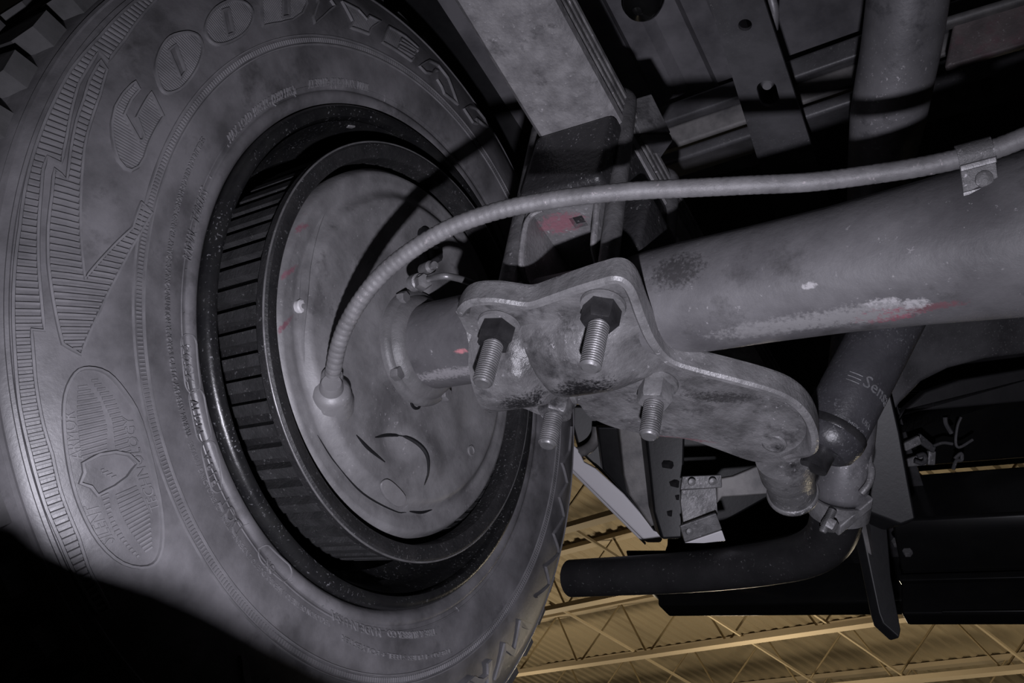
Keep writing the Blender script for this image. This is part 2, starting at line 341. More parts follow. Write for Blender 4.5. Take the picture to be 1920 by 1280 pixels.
# big raised letters
def letter(name, outer, inner=None, s=3.0, ox=0, oy=0, hatch=True):
    mm = MB(); O = px(outer, s, ox, oy); polys = [O]; ridge(mm, O, 0.0022, 0.0022, True, 0.003)
    if inner:
        I = px(inner, s, ox, oy); polys.append(I); ridge(mm, I, 0.0020, 0.0020, True, 0.003)
    if hatch: ribs(mm, polys, 0.0021, 0.0014, 0.0008, 0.30, 0.005)
    return mm.build(name, 'rubber_raised', carcass)
def rnd(pts, n=5):
    pts = [Vector((x, y, 0)) for x, y in pts]; m = len(pts); out = []
    for i in range(m):
        a, b, c, d = (pts[(i + k - 1) % m] for k in range(4))
        for k in range(n):
            t = k / n; p = 0.5 * (2 * b + (c - a) * t + (2 * a - 5 * b + 4 * c - d) * t * t + (3 * b - a - 3 * c + d) * t ** 3); out.append((p.x, p.y))
    return out
letter('raised_letter', [(755, 465), (690, 530), (645, 605), (625, 700), (628, 770), (640, 840), (662, 905), (700, 950), (735, 962), (775, 940), (805, 890), (835, 800), (870, 730), (912, 660), (845, 525), (765, 665), (805, 770), (798, 795), (778, 795), (695, 650), (735, 565), (780, 510)])
letter('raised_letter', rnd([(1030, 190), (950, 215), (900, 280), (872, 370), (880, 440), (905, 505), (940, 527), (1000, 510), (1060, 450), (1110, 370), (1135, 280), (1115, 215), (1075, 192)], 3), [(945, 290), (985, 257), (1040, 405), (1012, 443)])
letter('raised_letter', rnd([(1280, 12), (1210, 50), (1165, 110), (1150, 180), (1180, 235), (1230, 255), (1300, 235), (1370, 190), (1410, 130), (1415, 70), (1380, 25), (1330, 10)], 3), [(1245, 65), (1283, 52), (1312, 190), (1275, 203)])
letter('raised_letter', [(35, 152), (130, 135), (200, 118), (255, 80), (282, 25), (270, -40), (200, -85), (20, -95)], [(148, -40), (145, 100), (185, 95), (180, -40)], 3, 480, 0)
letter('winged_foot_emblem', [(318, 100), (327, 137), (370, 100), (440, 40), (418, 8), (440, -40), (400, -70), (335, -60), (345, 20)], None, 3, 480, 0, False)
letter('raised_letter', [(480, 15), (540, 125), (528, 158), (630, 195), (640, 165), (697, 128), (630, 95), (617, 112), (570, 60)], None, 3, 480, 0)
letter('raised_letter', [(740, 155), (705, 240), (870, 345), (885, 325), (795, 275), (800, 260), (885, 310), (892, 290), (805, 240), (812, 222), (905, 290), (908, 275), (835, 210)], None, 3, 480, 0)
letter('raised_letter', [(970, 345), (915, 375), (950, 410), (985, 418), (1000, 395), (1020, 405), (1015, 450), (1040, 490), (1055, 530), (1130, 590), (1110, 530), (1075, 440), (1020, 370)], None, 3, 480, 0, False)
letter('raised_letter', [(1165, 615), (1215, 690), (1240, 700), (1235, 670), (1270, 700), (1300, 720), (1280, 670), (1240, 620), (1195, 600)], None, 3, 480, 0, False)

FONT_N = [0]
def textmesh(txt, size, shear=0.0):
    c = bpy.data.curves.new('t', 'FONT'); c.body = txt; c.size = size; c.extrude = 0.5; c.resolution_u = 2; c.shear = shear
    o = bpy.data.objects.new('t', c); COL.objects.link(o)
    bpy.context.view_layer.update()
    me = bpy.data.meshes.new_from_object(o.evaluated_get(bpy.context.evaluated_depsgraph_get()))
    vs = [v.co.copy() for v in me.vertices]; fs = [tuple(p.vertices) for p in me.polygons]
    bpy.data.objects.remove(o); bpy.data.curves.remove(c); bpy.data.meshes.remove(me)
    return vs, fs
def sidetext(txt, start, size, h=0.0010, name='raised_lettering', end=None, shear=0.0, matname='rubber_raised', cw=True):
    vs, fs = textmesh(txt, size, shear); t0, r0 = start; W = max(v.x for v in vs); sg = 1 if cw else -1
    k = 1.0; dr = 0.0
    if end: k = abs((end[0] - t0)) * r0 / W; dr = (end[1] - r0) / (W * k)
    mm = MB(); mm.add([SWP(t0 + sg * v.x * k / r0, r0 + sg * v.y + dr * v.x * k, (v.z + 0.5) * h - (0.0002 if v.z < 0 else 0)) for v in vs], fs)
    return mm.build(name, matname, carcass, False)
sidetext('RADIAL - TUBELESS', sw(358, 492), 0.0115, end=sw(391, 362), shear=0.1)
sidetext('2506', sw(363, 716), 0.0125, h=0.0012, end=sw(357, 646))
sidetext('M6HV', sw(381, 811), 0.0115, h=0.0012, end=sw(368, 748))
sidetext('P J 8 A', sw(408, 905), 0.0105, h=0.0012, end=sw(390, 845))
sidetext('DOT', sw(455, 988), 0.0165, h=0.0011, end=sw(424, 925))
sidetext('TIRE/RIM ASSEMBLY DUE TO IMPROPER MOUNTING-ONLY SPECIALLY TRAINED PERSONS SHOULD MOUNT TIRES', sw(357, 818), 0.0052, h=0.0012, end=sw(383, 264))
sidetext('* EXPLOSION OF TIRE/RIM ASSEMBLY DUE TO UNDERINFLATION / OVERLOADING / MISUSE', sw(620, 1165), 0.0052, h=0.0005, end=sw(360, 828))
sidetext('MAX. LOAD 1085 KG (2392 LBS.)', sw(431, 270), 0.0095, end=sw(552, 177))
sidetext('AT 350 kPa (51 PSI) MAX. PRESS.', sw(578, 166), 0.0085, end=sw(690, 172))
sidetext('MADE IN U.S.A.', sw(712, 1178), 0.0095, end=sw(620, 1142))
sidetext('TIRE & RUBBER CO.', sw(815, 1178), 0.0075, end=sw(722, 1180))
sidetext('TREAD 4 PLIES STEEL + POLYESTER', sw(845, 1215), 0.0052, end=sw(640, 1190))
def pill(p0, p1, w):
    (t0, r0), (t1, r1) = sw(*p0), sw(*p1); dx, dy = (t1 - t0) * r0, r1 - r0; L = math.hypot(dx, dy); ux, uy = dx / L, dy / L; out = []
    for i in range(9):
        a = PI / 2 + PI * i / 8; out.append((-math.cos(a) * -1 * w, math.sin(a) * w, 0))
    for i in range(9):
        a = -PI / 2 + PI * i / 8; out.append((math.cos(a) * w, math.sin(a) * w, 1))
    return [(t0 + (ux * (x + e * L) - uy * y) / r0, r0 + uy * (x + e * L) + ux * y) for x, y, e in out]
for a, b in (((357, 718), (351, 645)), ((378, 812), (366, 748)), ((405, 905), (388, 845)), ((534, 1072), (495, 1040))): m = MB(); ridge(m, pill(a, b, 0.0062), 0.0014, 0.0007, True); m.build('stamp_frame', 'rubber_raised', carcass)
sidetext('ON', sw(516, 1063), 0.011, end=sw(500, 1046))
# short radial moulding ticks near the bead
for p in ((345, 505), (343, 588), (390, 328), (425, 270), (552, 165), (629, 153), (722, 178), (466, 982), (548, 1090), (606, 1135), (702, 1175), (860, 1145)):
    t, r = sw(*p); m = MB(); ridge(m, [(t, r), (t + 0.004, 0.2185)], 0.0012, 0.0007); m.build('mould_tick', 'rubber_raised', carcass)
# shield badge
bad = rnd([(165, 690), (140, 700), (122, 740), (120, 800), (130, 880), (150, 950), (185, 1015), (230, 1055), (275, 1062), (298, 1040), (303, 985), (290, 900), (262, 790), (232, 735), (200, 700)], 3)
m = MB(); B = px(bad); ridge(m, B, 0.0024, 0.0022, True); m.build('badge_rim', 'rubber_raised', carcass)
def innerb(k): 
    cx, cy = 212, 875; return [(cx + (x - cx) * k, cy + (y - cy) * k) for x, y in bad]
half1 = [(144, 713), (141, 770), (150, 862), (203, 848), (203, 800), (190, 755), (165, 722)]
half2 = [(160, 700), (185, 740), (208, 790), (214, 845), (250, 857), (240, 800), (215, 745), (185, 712)]
half3 = [(186, 930), (205, 920), (212, 965), (240, 1015), (268, 1045), (250, 1045), (212, 1000)]
half4 = [(213, 925), (255, 905), (282, 960), (288, 1030), (270, 1038), (243, 1000), (222, 960)]
for hh in (half1, half2, half3, half4):
    m = MB(); ribs(m, [px(hh)], 0.0027, 0.0018, 0.0009, 0.29); m.build('badge_ribs', 'rubber_raised', carcass)
sh = px([(155, 868), (185, 852), (215, 847), (240, 852), (257, 868), (238, 895), (215, 912), (182, 928), (170, 912), (150, 905), (158, 885)])
m = MB(); ridge(m, sh, 0.0026, 0.0022, True); ribs(m, [px([(180, 870), (232, 897), (206, 896), (190, 890)])], 0.002, 0.0014, 0.0012, 0.29); m.build('shield_emblem', 'rubber_raised', carcass)
sidetext('ARMOR', sw(155, 860), 0.0095, h=0.001, end=sw(139, 772), shear=0.2)
sidetext('SILENT', sw(216, 1016), 0.0095, h=0.001, end=sw(180, 940), shear=0.2)
sidetext('TECHNOLOGY', sw(300, 955), 0.0085, h=0.001, end=sw(246, 778), shear=0.2)
# the model lettering on the far side of the sidewall
t_w = sw(992, 1150)[0]
sidetext('WRANGLER', (t_w, 0.279), 0.034, h=0.0020, end=(t_w + 1.35, 0.279))
m = MB(); ridge(m, px([(1070, 800), (1066, 845), (1052, 868), (1062, 905), (1047, 932), (1056, 968), (1036, 1000), (1046, 1036), (1022, 1062), (1028, 1095), (1004, 1118)]), 0.003, 0.0022)
tag(m.build('mould_step', 'rubber_raised', carcass), 'zigzag moulding line on the far side of the sidewall')

# tread blocks
def block(poly, r0, r1):
    # poly: list of (s, angle); closed prism between radii
    mm = MB(); nn = len(poly); lo = [Vector((-s, r0 * math.cos(a), r0 * math.sin(a))) for s, a in poly]
    c = (sum(s for s, a in poly) / nn, sum(a for s, a in poly) / nn)
    hi = [Vector((-(c[0] + (s - c[0]) * 0.94), r1 * math.cos(c[1] + (a - c[1]) * 0.94), r1 * math.sin(c[1] + (a - c[1]) * 0.94))) for s, a in poly]
    mm.add(lo + hi, [tuple(range(nn)), tuple(range(nn, 2 * nn))] + [(i, (i + 1) % nn, nn + (i + 1) % nn, nn + i) for i in range(nn)]); return mm
NB = 56; da = 2 * PI / NB
def ring_of(name, poly, r0, r1, off):
    bm_ = block(poly, r0, r1); me = bm_.mesh(name, Vector((0, 0, 0)), False); me.materials.append(M['rubber_tread'])
    for k in range(NB):
        o = bpy.data.objects.new(name, me); COL.objects.link(o); o.parent = tyre
        o.location = -Vector(tyre.location); o.rotation_euler = (k * da + off, 0, 0)
ring_of('shoulder_block', [(-0.0255, -0.22 * da), (-0.045, -0.36 * da), (-0.078, -0.16 * da), (-0.082, 0.30 * da), (-0.05, 0.40 * da), (-0.0265, 0.26 * da)], 0.331, 0.3500, 0)
ring_of('tread_block', [(-0.088, -0.1 * da), (-0.108, -0.38 * da), (-0.124, -0.2 * da), (-0.126, 0.25 * da), (-0.106, 0.42 * da), (-0.09, 0.35 * da)], 0.340, 0.3555, da * 0.4)
ring_of('tread_block', [(-0.132, -0.3 * da), (-0.152, -0.38 * da), (-0.178, -0.2 * da), (-0.180, 0.25 * da), (-0.15, 0.4 * da), (-0.134, 0.3 * da)], 0.336, 0.3535, da * 0.15)

# ================================================================ RIM
rim = thing('wheel_rim', 'black painted steel wheel rim inside the tire', 'wheel rim', (0.09, 0, -0.2))
rp = [(0.1955, 0.0085), (0.199, 0.0105), (0.2035, 0.0095), (0.2058, 0.006), (0.2055, 0.001), (0.2035, -0.006)]
mb = MB(); mb.lathe([(r, -s) for r, s in rp + [(0.199, -0.008), (0.1935, 0.002), (0.1955, 0.0085)]], (0, 0, 0), (1, 0, 0), 192, False); mb.build('lip', 'rim_black', rim, 'all')
mb = MB(); mb.lathe([(r, -s) for r, s in [(0.1995, 0.004), (0.1945, 0.0), (0.1915, -0.012), (0.1905, -0.03), (0.186, -0.038), (0.1785, -0.045), (0.177, -0.085), (0.182, -0.10), (0.187, -0.11), (0.188, -0.17), (0.2, -0.185), (0.196, -0.19), (0.184, -0.175), (0.183, -0.12), (0.174, -0.09), (0.1745, -0.045), (0.184, -0.034), (0.1875, -0.012), (0.193, 0.004)]], (0, 0, 0), (1, 0, 0), 192, False); mb.build('barrel', 'rim_black', rim)
mb = MB(); mb.lathe([(r, -s) for r, s in [(0.182, -0.118), (0.15, -0.13), (0.10, -0.105), (0.09, -0.102), (0.04, -0.102), (0.04, -0.108), (0.09, -0.108), (0.10, -0.112), (0.15, -0.136), (0.183, -0.125)]], (0, 0, 0), (1, 0, 0), 96, False); mb.build('wheel_disc', 'rim_black', rim)
t = math.atan2(at(660, 222, x=0).z, at(660, 222, x=0).y)
mb = MB(); c = Vector((0.004, 0.1915 * math.cos(t), 0.1915 * math.sin(t))); tv = Vector((0, -math.sin(t), math.cos(t))); rv = Vector((0, math.cos(t), math.sin(t)))
mb.box(c, Vector((0.003, 0, 0)), tv * 0.0045, rv * 0.0016); mb.build('balance_weight', 'clamp_zinc', rim, bevel=0.001)

# ================================================================ BRAKE DRUM with cooling fins
drum = thing('brake_drum', 'black cast brake drum with axial cooling fins inside the rim', 'brake drum', (0.03, 0, -0.17))
mb = MB(); mb.lathe([(r, -s) for r, s in [(0.1565, 0.010), (0.1575, 0.0235), (0.1595, 0.0253), (0.1680, 0.0262), (0.1703, 0.0245), (0.1706, 0.018), (0.1680, 0.015), (0.1605, 0.0135), (0.1600, -0.055), (0.150, -0.068), (0.06, -0.072)]], (0, 0, 0), (1, 0, 0), 160, False); dshell = mb.build('drum_shell', 'drum_black', drum)
mb = MB(); mb.lathe([(0.1697, -0.0250), (0.1707, -0.0254), (0.1712, -0.0243), (0.1704, -0.0232)] + [(0.1697, -0.0250)], (0, 0, 0), (1, 0, 0), 160, False); tag(mb.build('edge_highlight', 'bolt_steel', drum, 'all'), 'bright ring standing in for the highlight on the drum lip')  # brighter steel ring puts the lip's highlight into the colour
fm = MB(); nf = 64; fa = 2 * PI / nf
pf = []
for (s, r0, r1, wf) in ((0.0135, 0.159, 0.1678, 0.30), (-0.044, 0.159, 0.1668, 0.27), (-0.050, 0.158, 0.161, 0.22)):
    pf += [Vector((-s, r0 * math.cos(-wf * fa), r0 * math.sin(-wf * fa))), Vector((-s, r1 * math.cos(-wf * fa * 0.85), r1 * math.sin(-wf * fa * 0.85))), Vector((-s, r1 * math.cos(wf * fa * 0.85), r1 * math.sin(wf * fa * 0.85))), Vector((-s, r0 * math.cos(wf * fa), r0 * math.sin(wf * fa)))]
fm.add(pf, [(i * 4 + k, i * 4 + (k + 1) % 4, i * 4 + 4 + (k + 1) % 4, i * 4 + 4 + k) for i in range(2) for k in range(4)] + [(0, 1, 2, 3), (8, 9, 10, 11)])
me = fm.mesh('cooling_fin', Vector((0, 0, 0)), False); me.materials.append(M['fin_iron'])
for k in range(nf):
    o = bpy.data.objects.new('cooling_fin', me); COL.objects.link(o); o.parent = dshell; o.location = -Vector(drum.location); o.rotation_euler = (k * fa, 0, 0)

# ================================================================ BACKING PLATE
bp = thing('backing_plate', 'grey pressed steel brake backing plate covering the drum', 'brake plate', (-0.02, 0, -0.1515))
def yz(px_, py_, s=0.022): 
    p = at(px_, py_, x=-s); return (p.y, p.z)
bumps = [(*yz(800, 850), 0.020, 0.013, 0.006), (*yz(735, 825), 0.016, 0.014, -0.006), (*yz(625, 750), 0.022, 0.022, 0.004), (*yz(700, 330), 0.05, 0.03, 0.003), (*yz(880, 800), 0.015, 0.02, -0.003), (*yz(790, 510), 0.025, 0.018, 0.006)]
def plate_s(r, y, z):
    s = 0.010 + 0.007 * smooth((0.1515 - r) / 0.005) + 0.006 * smooth((0.131 - r) / 0.009) - 0.0015 * math.exp(-((r - 0.1335) / 0.0022) ** 2)
    for by, bz, ry, rz, h in bumps: s += h * math.exp(-((y - by) / ry) ** 2 - ((z - bz) / rz) ** 2)
    return s
mb = MB(); nr, na = 52, 144; vs = []; fs = []
for i in range(nr):
    r = lerp(0.030, 0.1515, i / (nr - 1))
    for k in range(na):
        a = 2 * PI * k / na; y, z = r * math.cos(a), r * math.sin(a); vs.append(Vector((-plate_s(r, y, z), y, z)))
fs = [(i * na + k, i * na + (k + 1) % na, (i + 1) * na + (k + 1) % na, (i + 1) * na + k) for i in range(nr - 1) for k in range(na)]
b0 = len(vs)
for k in range(na):
    a = 2 * PI * k / na; vs.append(Vector((-0.004, 0.1515 * math.cos(a), 0.1515 * math.sin(a))))
fs += [((nr - 1) * na + k, (nr - 1) * na + (k + 1) % na, b0 + (k + 1) % na, b0 + k) for k in range(na)]
PP = [at(545, 430, x=-0.017), at(527, 520, x=-0.017), at(524, 620, x=-0.017), at(560, 395, x=-0.017), at(922, 920, x=-0.017)]
mat('plate_marked', (0.23, 0.225, 0.23), (0.11, 0.107, 0.11), 0.55, 0.1, 26, 0.35, 200, 0.45, dust=0.3, dustc=(0.3, 0.29, 0.3), grime=(32, 0.64, (0.07, 0.067, 0.07)),
    patch=[(PP[0], (0, 0.6, -0.8), (0.02, 0.0035), PINK, 340), (PP[1], (0, 0.4, -0.9), (0.022, 0.0026), PINK, 340), (PP[2], (0, 0.3, -0.95), (0.02, 0.0024), PINK, 340), (PP[3], (0, 0.7, -0.7), (0.01, 0.0035), PINK, 340), (PP[4], (0, 0, 1), (0.004, 0.003), PINK, 180)])
mb.add(vs, fs); mb.build('plate_disc', 'plate_marked', bp, 'all')
def onplate(px_, py_, lift=0.0):
    s = 0.022
    for _ in range(8):
        p = at(px_, py_, x=-s); s = plate_s(math.hypot(p.y, p.z), p.y, p.z)
    return Vector((-s - lift, p.y, p.z))
def plate_poly(name, pts, h, matn, base=-0.001, bev=0.0):
    P = [onplate(*p) for p in pts]; mm = MB(); mm.prism([p + Vector((-base, 0, 0)) for p in P], (-h, 0, 0)); return mm.build(name, matn, bp, True, bev)
plug = rnd([(712, 905), (722, 898), (738, 908), (757, 930), (755, 945), (742, 950), (722, 935), (712, 918)], 3)
tag(plate_poly('inspection_plug', plug, 0.0025, 'plate_steel', 0.0, 0.0008), 'oblong plug pressed into an inspection slot')
def plate_ridge(name, pts, rad, matn, lift=0.0):
    P = spline([onplate(*p, lift) for p in pts], 5); mm = MB(); nP = len(P); mm.tube(P, [rad * (0.25 + 0.75 * math.sin(PI * (i + 0.6) / (nP + 0.2))) for i in range(nP)], 8); return mm.build(name, matn, bp)
mb = MB(); P = onplate(563, 575); mb.lathe([(0.0052, -0.002), (0.0052, 0.0016), (0.0042, 0.0026), (0.002, 0.0028), (0.0015, 0.0012), (0.0001, 0.0012)], P, (-1, 0, 0), 20); tag(mb.build('rivet', 'white_plug', bp), 'small white round rivet')
mb = MB(); P = onplate(883, 845); mb.lathe([(0.0048, -0.002), (0.0048, 0.001), (0.0036, 0.0012), (0.0034, -0.0015), (0.0001, -0.0015)], P, (-1, 0, 0), 18); mb.build('hole_lip', 'plate_steel', bp)
mb = MB(); P = onplate(778, 752); mb.lathe([(0.007, -0.004), (0.007, 0.0015), (0.0055, 0.0018), (0.005, -0.003), (0.0001, -0.003)], P, (-1, 0, 0), 20); mb.build('adjuster_hole', 'black_rubber', bp)
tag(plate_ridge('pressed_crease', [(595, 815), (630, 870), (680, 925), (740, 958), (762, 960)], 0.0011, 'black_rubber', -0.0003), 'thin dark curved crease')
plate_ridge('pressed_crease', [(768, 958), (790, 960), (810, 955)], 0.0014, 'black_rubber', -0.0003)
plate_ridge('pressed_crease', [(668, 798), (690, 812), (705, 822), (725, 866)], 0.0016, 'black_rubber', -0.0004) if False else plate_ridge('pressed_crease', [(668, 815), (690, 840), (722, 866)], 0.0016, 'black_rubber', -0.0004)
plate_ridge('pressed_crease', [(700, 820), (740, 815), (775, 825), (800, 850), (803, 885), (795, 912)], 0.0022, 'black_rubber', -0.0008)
plate_ridge('pressed_rib', [(640, 350), (603, 410), (580, 490), (570, 560), (566, 640), (575, 700)], 0.004, 'plate_marked', -0.0022)
# boss where the cable enters
bossd = (at(622, 690, D=0.662) - at(621, 748, D=0.70)).normalized()
BS = at(621, 755, D=0.695)
mb = MB(); mb.lathe([(0.0165, -0.012), (0.0165, 0.002), (0.0150, 0.005), (0.0150, 0.009), (0.0138, 0.011), (0.0138, 0.017), (0.0115, 0.0205), (0.0085, 0.022), (0.0078, 0.028), (0.0068, 0.030)], BS, bossd, 40); mb.build('cable_boss', 'plate_steel', bp)
# wheel cylinder bleeder and brake line fittings
F0 = onplate(770, 520)
mb = MB(); hexnut(mb, at(788, 533, D=0.725), at(800, 524, D=0.71) - at(788, 533, D=0.725), 0.011, 0.012); mb.lathe([(0.0048, 0), (0.0048, 0.012), (0.003, 0.014), (0.003, 0.018)], at(794, 506, D=0.725), at(815, 497, D=0.71) - at(794, 506, D=0.725), 16); mb.build('bleeder_screw', 'bolt_steel', bp)
mb = MB(); mb.lathe([(0.0066, 0), (0.0066, 0.009), (0.0052, 0.010), (0.0052, 0.014)], at(776, 531, D=0.73), at(812, 520, D=0.705) - at(776, 531, D=0.73), 18); mb.build('line_fitting', 'clamp_zinc', bp)
mb = MB(); mb.tube(spline([at(805, 523, D=0.712), at(820, 519, D=0.70), at(840, 518, D=0.695), at(870, 525, D=0.71), at(905, 540, D=0.73)], 4), 0.0026, 10); mb.build('brake_line', 'bolt_steel', bp)
mb = MB(); mb.lathe([(0.0095, -0.002), (0.0095, 0.003), (0.007, 0.004), (0.006, 0.0005), (0.0001, 0.0005)], onplate(795, 447), (-1, 0, 0), 20); mb.build('hole_lip', 'black_rubber', bp)
mb = MB(); mb.lathe([(0.0085, -0.004), (0.008, 0.006), (0.005, 0.0095), (0.0001, 0.010)], onplate(808, 480), (-1, 0.1, 0), 6); mb.build('cylinder_bolt', 'bolt_dark', bp)

# ================================================================ AXLE
RAX = [(0.020, 0.0345), (0.05, 0.0352), (0.10, 0.0355), (0.19, 0.0355), (0.215, 0.0358), (0.235, 0.0378), (0.26, 0.0388), (0.31, 0.0393), (0.36, 0.0405), (0.41, 0.0435), (0.46, 0.0475), (0.53, 0.055), (0.62, 0.075), (0.70, 0.10)]
def onax(px_, py_):
    D_ = 0.40
    while D_ < 0.9:
        p = at(px_, py_, D=D_)
        if math.hypot(p.y, p.z) <= interp(RAX, -p.x): break
        D_ += 0.001
    return p
AXM = mat('axle_marked', (0.17, 0.166, 0.172), (0.085, 0.082, 0.087), 0.55, 0.0, 14, 0.5, 110, 0.4, dust=0.05, dustc=(0.30, 0.29, 0.30), grime=(26, 0.60, (0.06, 0.058, 0.06)), dscale=200,
          patch=[(onax(1665, 590), onax(1730, 580) - onax(1650, 592), (0.023, 0.0075), (0.28, 0.085, 0.115), 240), (onax(1745, 575), onax(1820, 566) - onax(1745, 577), (0.022, 0.0035), (0.15, 0.08, 0.09), 240),
                 (onax(865, 658), (1, 0, 0), (0.007, 0.0022), (0.5, 0.2, 0.22), 300), (onax(1655, 570), (1, 0, 0), (0.013, 0.005), (0.38, 0.37, 0.38), 320), (onax(1715, 568), (1, 0, 0), (0.010, 0.0045), (0.38, 0.37, 0.38), 320),
                 (onax(1470, 610), (1, 0, 0), (0.05, 0.009), (0.22, 0.215, 0.22), 300), (onax(1600, 592), (1, 0, 0), (0.04, 0.010), (0.23, 0.225, 0.23), 300), (onax(1270, 505), (1, 0, 0), (0.02, 0.014), (0.05, 0.048, 0.05), 380), (onax(840, 700), (1, 0, 0), (0.04, 0.006), (0.27, 0.26, 0.27), 420),
                 (onax(1517, 535), (1, 0, 0), (0.005, 0.0025), (0.38, 0.37, 0.38), 400)])
axle = thing('axle_housing', 'thick grey steel rear axle tube running across the picture', 'axle', (-0.3, 0, -0.04))
ra = [(0.0345, 0.020), (0.0352, 0.05), (0.0355, 0.10), (0.0355, 0.19), (0.0358, 0.215), (0.0378, 0.235), (0.0388, 0.26), (0.0393, 0.31), (0.0405, 0.36), (0.0435, 0.41), (0.0475, 0.46), (0.055, 0.53), (0.075, 0.62), (0.10, 0.70)]
mb = MB(); rr = []
for (a, b), (c, d) in zip(ra, ra[1:]): rr += [(lerp(a, c, t / 4), lerp(b, d, t / 4)) for t in range(4)]
mb.lathe(rr + [ra[-1]], (0, 0, 0), (-1, 0, 0), 72); mb.build('axle_tube', AXM, axle, 'all')
mb = MB(); mb.lathe([(0.048, 0.012), (0.048, 0.026), (0.046, 0.029), (0.043, 0.030), (0.041, 0.034), (0.0375, 0.037), (0.0345, 0.038)], (0, 0, 0), (-1, 0, 0), 64); mat('flange_steel', (0.17, 0.166, 0.17), (0.10, 0.098, 0.10), 0.5, 0.1, 40, 0.5, 220, 0.5, patch=[(at(705, 755, x=-0.032), (0, 0.9, -0.4), (0.034, 0.018), (0.012, 0.012, 0.013), 300)])
tag(mb.build('end_flange', 'flange_steel', axle), 'flange at the wheel end, black with grease at the bottom')
for k in range(4):
    a = math.radians(25 + 90 * k); m = MB(); hexnut(m, (-0.026, 0.0445 * math.cos(a), 0.0445 * math.sin(a)), (-1, 0, 0), 0.010, 0.007); m.build('flange_nut', 'flange_steel', axle)

# ================================================================ SPRING ANCHOR PLATE under the axle
ZP = -0.034
ap = thing('spring_anchor_plate', 'heavy stamped steel spring anchor plate bolted under the axle tube', 'bracket', (-0.2, 0, ZP - 0.02))
OUT = [(856, 590), (864, 562), (885, 545), (925, 541), (960, 545), (995, 549), (1030, 538), (1080, 520), (1125, 506), (1155, 499), (1178, 506), (1195, 528), (1212, 575), (1232, 620), (1262, 655), (1310, 672), (1370, 688), (1430, 707), (1480, 728),
       (1515, 758), (1533, 795), (1532, 828), (1512, 852), (1480, 868), (1440, 876), (1400, 870), (1350, 852), (1290, 832), (1230, 825), (1160, 812), (1105, 790), (1080, 765), (1045, 790), (1010, 785), (985, 775), (955, 765), (938, 740), (905, 680), (872, 630)]
LIP = OUT[0:24]
def zplate_px(p): q = at(*p, z=ZP - 0.004); return Vector((q.x, q.y))
O2 = [zplate_px(p) for p in OUT]; L2 = [zplate_px(p) for p in LIP]
def dens(P, st, closed=True):
    out = []; Q = P + ([P[0]] if closed else [])
    for a, b in zip(Q, Q[1:]):
        k = max(1, int((b - a).length / st)); out += [a.lerp(b, i / k) for i in range(k)]
    return out
def cr2(P):
    m_ = len(P); out = []
    for i in range(m_):
        a, b, c, d = (P[(i + k - 1) % m_] for k in range(4))
        for k in range(4):
            t = k / 4; out.append(0.5 * (2 * b + (c - a) * t + (2 * a - 5 * b + 4 * c - d) * t * t + (3 * b - a - 3 * c + d) * t ** 3))
    return out
EDGE = cr2(O2)
def inside(p, P):
    c = False
    for a, b in zip(P, P[1:] + P[:1]):
        if (a.y > p.y) != (b.y > p.y) and p.x < (b.x - a.x) * (p.y - a.y) / (b.y - a.y) + a.x: c = not c
    return c
def sdist(p, P):
    best = 9
    for a, b in zip(P, P[1:]):
        d = b - a; t = max(0, min(1, (p - a).dot(d) / max(d.length_squared, 1e-12))); best = min(best, (p - a - d * t).length)
    return best
def plate_z(p):
    z = ZP
    # half-round saddle under the tube, two radii with a step between
    hgt = lerp(0.033, 0.027, smooth((-0.150 - p.x) / 0.01)) - 0.012 * math.exp(-((p.x + 0.151) / 0.0045) ** 2)
    env = smooth((p.x + 0.238) / 0.045); q_ = max(0.0, 1 - (p.y / 0.037) ** 2)
    z -= hgt * env * q_ ** 0.62
    z -= 0.003 * smooth(1 - sdist(p, L2) / 0.010)
    # dished tongue
    z += 0.006 * math.exp(-((p.x + 0.285) / 0.03) ** 2 - ((p.y + 0.085) / 0.03) ** 2)
    return z
pts = list(EDGE); ne = len(pts); st = 0.0042
x0, x1 = min(p.x for p in EDGE), max(p.x for p in EDGE); y0, y1 = min(p.y for p in EDGE), max(p.y for p in EDGE)
EC = EDGE + EDGE[:1]
yy = y0
while yy < y1:
    xx = x0
    while xx < x1:
        p = Vector((xx + random.uniform(-.0004, .0004), yy + random.uniform(-.0004, .0004)))
        if inside(p, EDGE) and sdist(p, EC) > 0.0022: pts.append(p)
        xx += st
    yy += st
for k in (0.0025, 0.005, 0.008):
    pass
V2, E2, F2, *_ = delaunay_2d_cdt(pts, [(i, (i + 1) % ne) for i in range(ne)], [], 1, 1e-6)
mb = MB(); nv = len(V2); zs = [plate_z(p) for p in V2]
vs = [Vector((p.x, p.y, z)) for p, z in zip(V2, zs)] + [Vector((p.x, p.y, z + 0.0065)) for p, z in zip(V2, zs)]
fs = [tuple(f) for f in F2] + [tuple(i + nv for i in f[::-1]) for f in F2]
cnt = {}
for f in F2:
    for a, b in zip(f, list(f[1:]) + [f[0]]):
        k = (min(a, b), max(a, b)); cnt[k] = cnt.get(k, 0) + 1
fs += [(a, b, b + nv, a + nv) for (a, b), c in cnt.items() if c == 1]
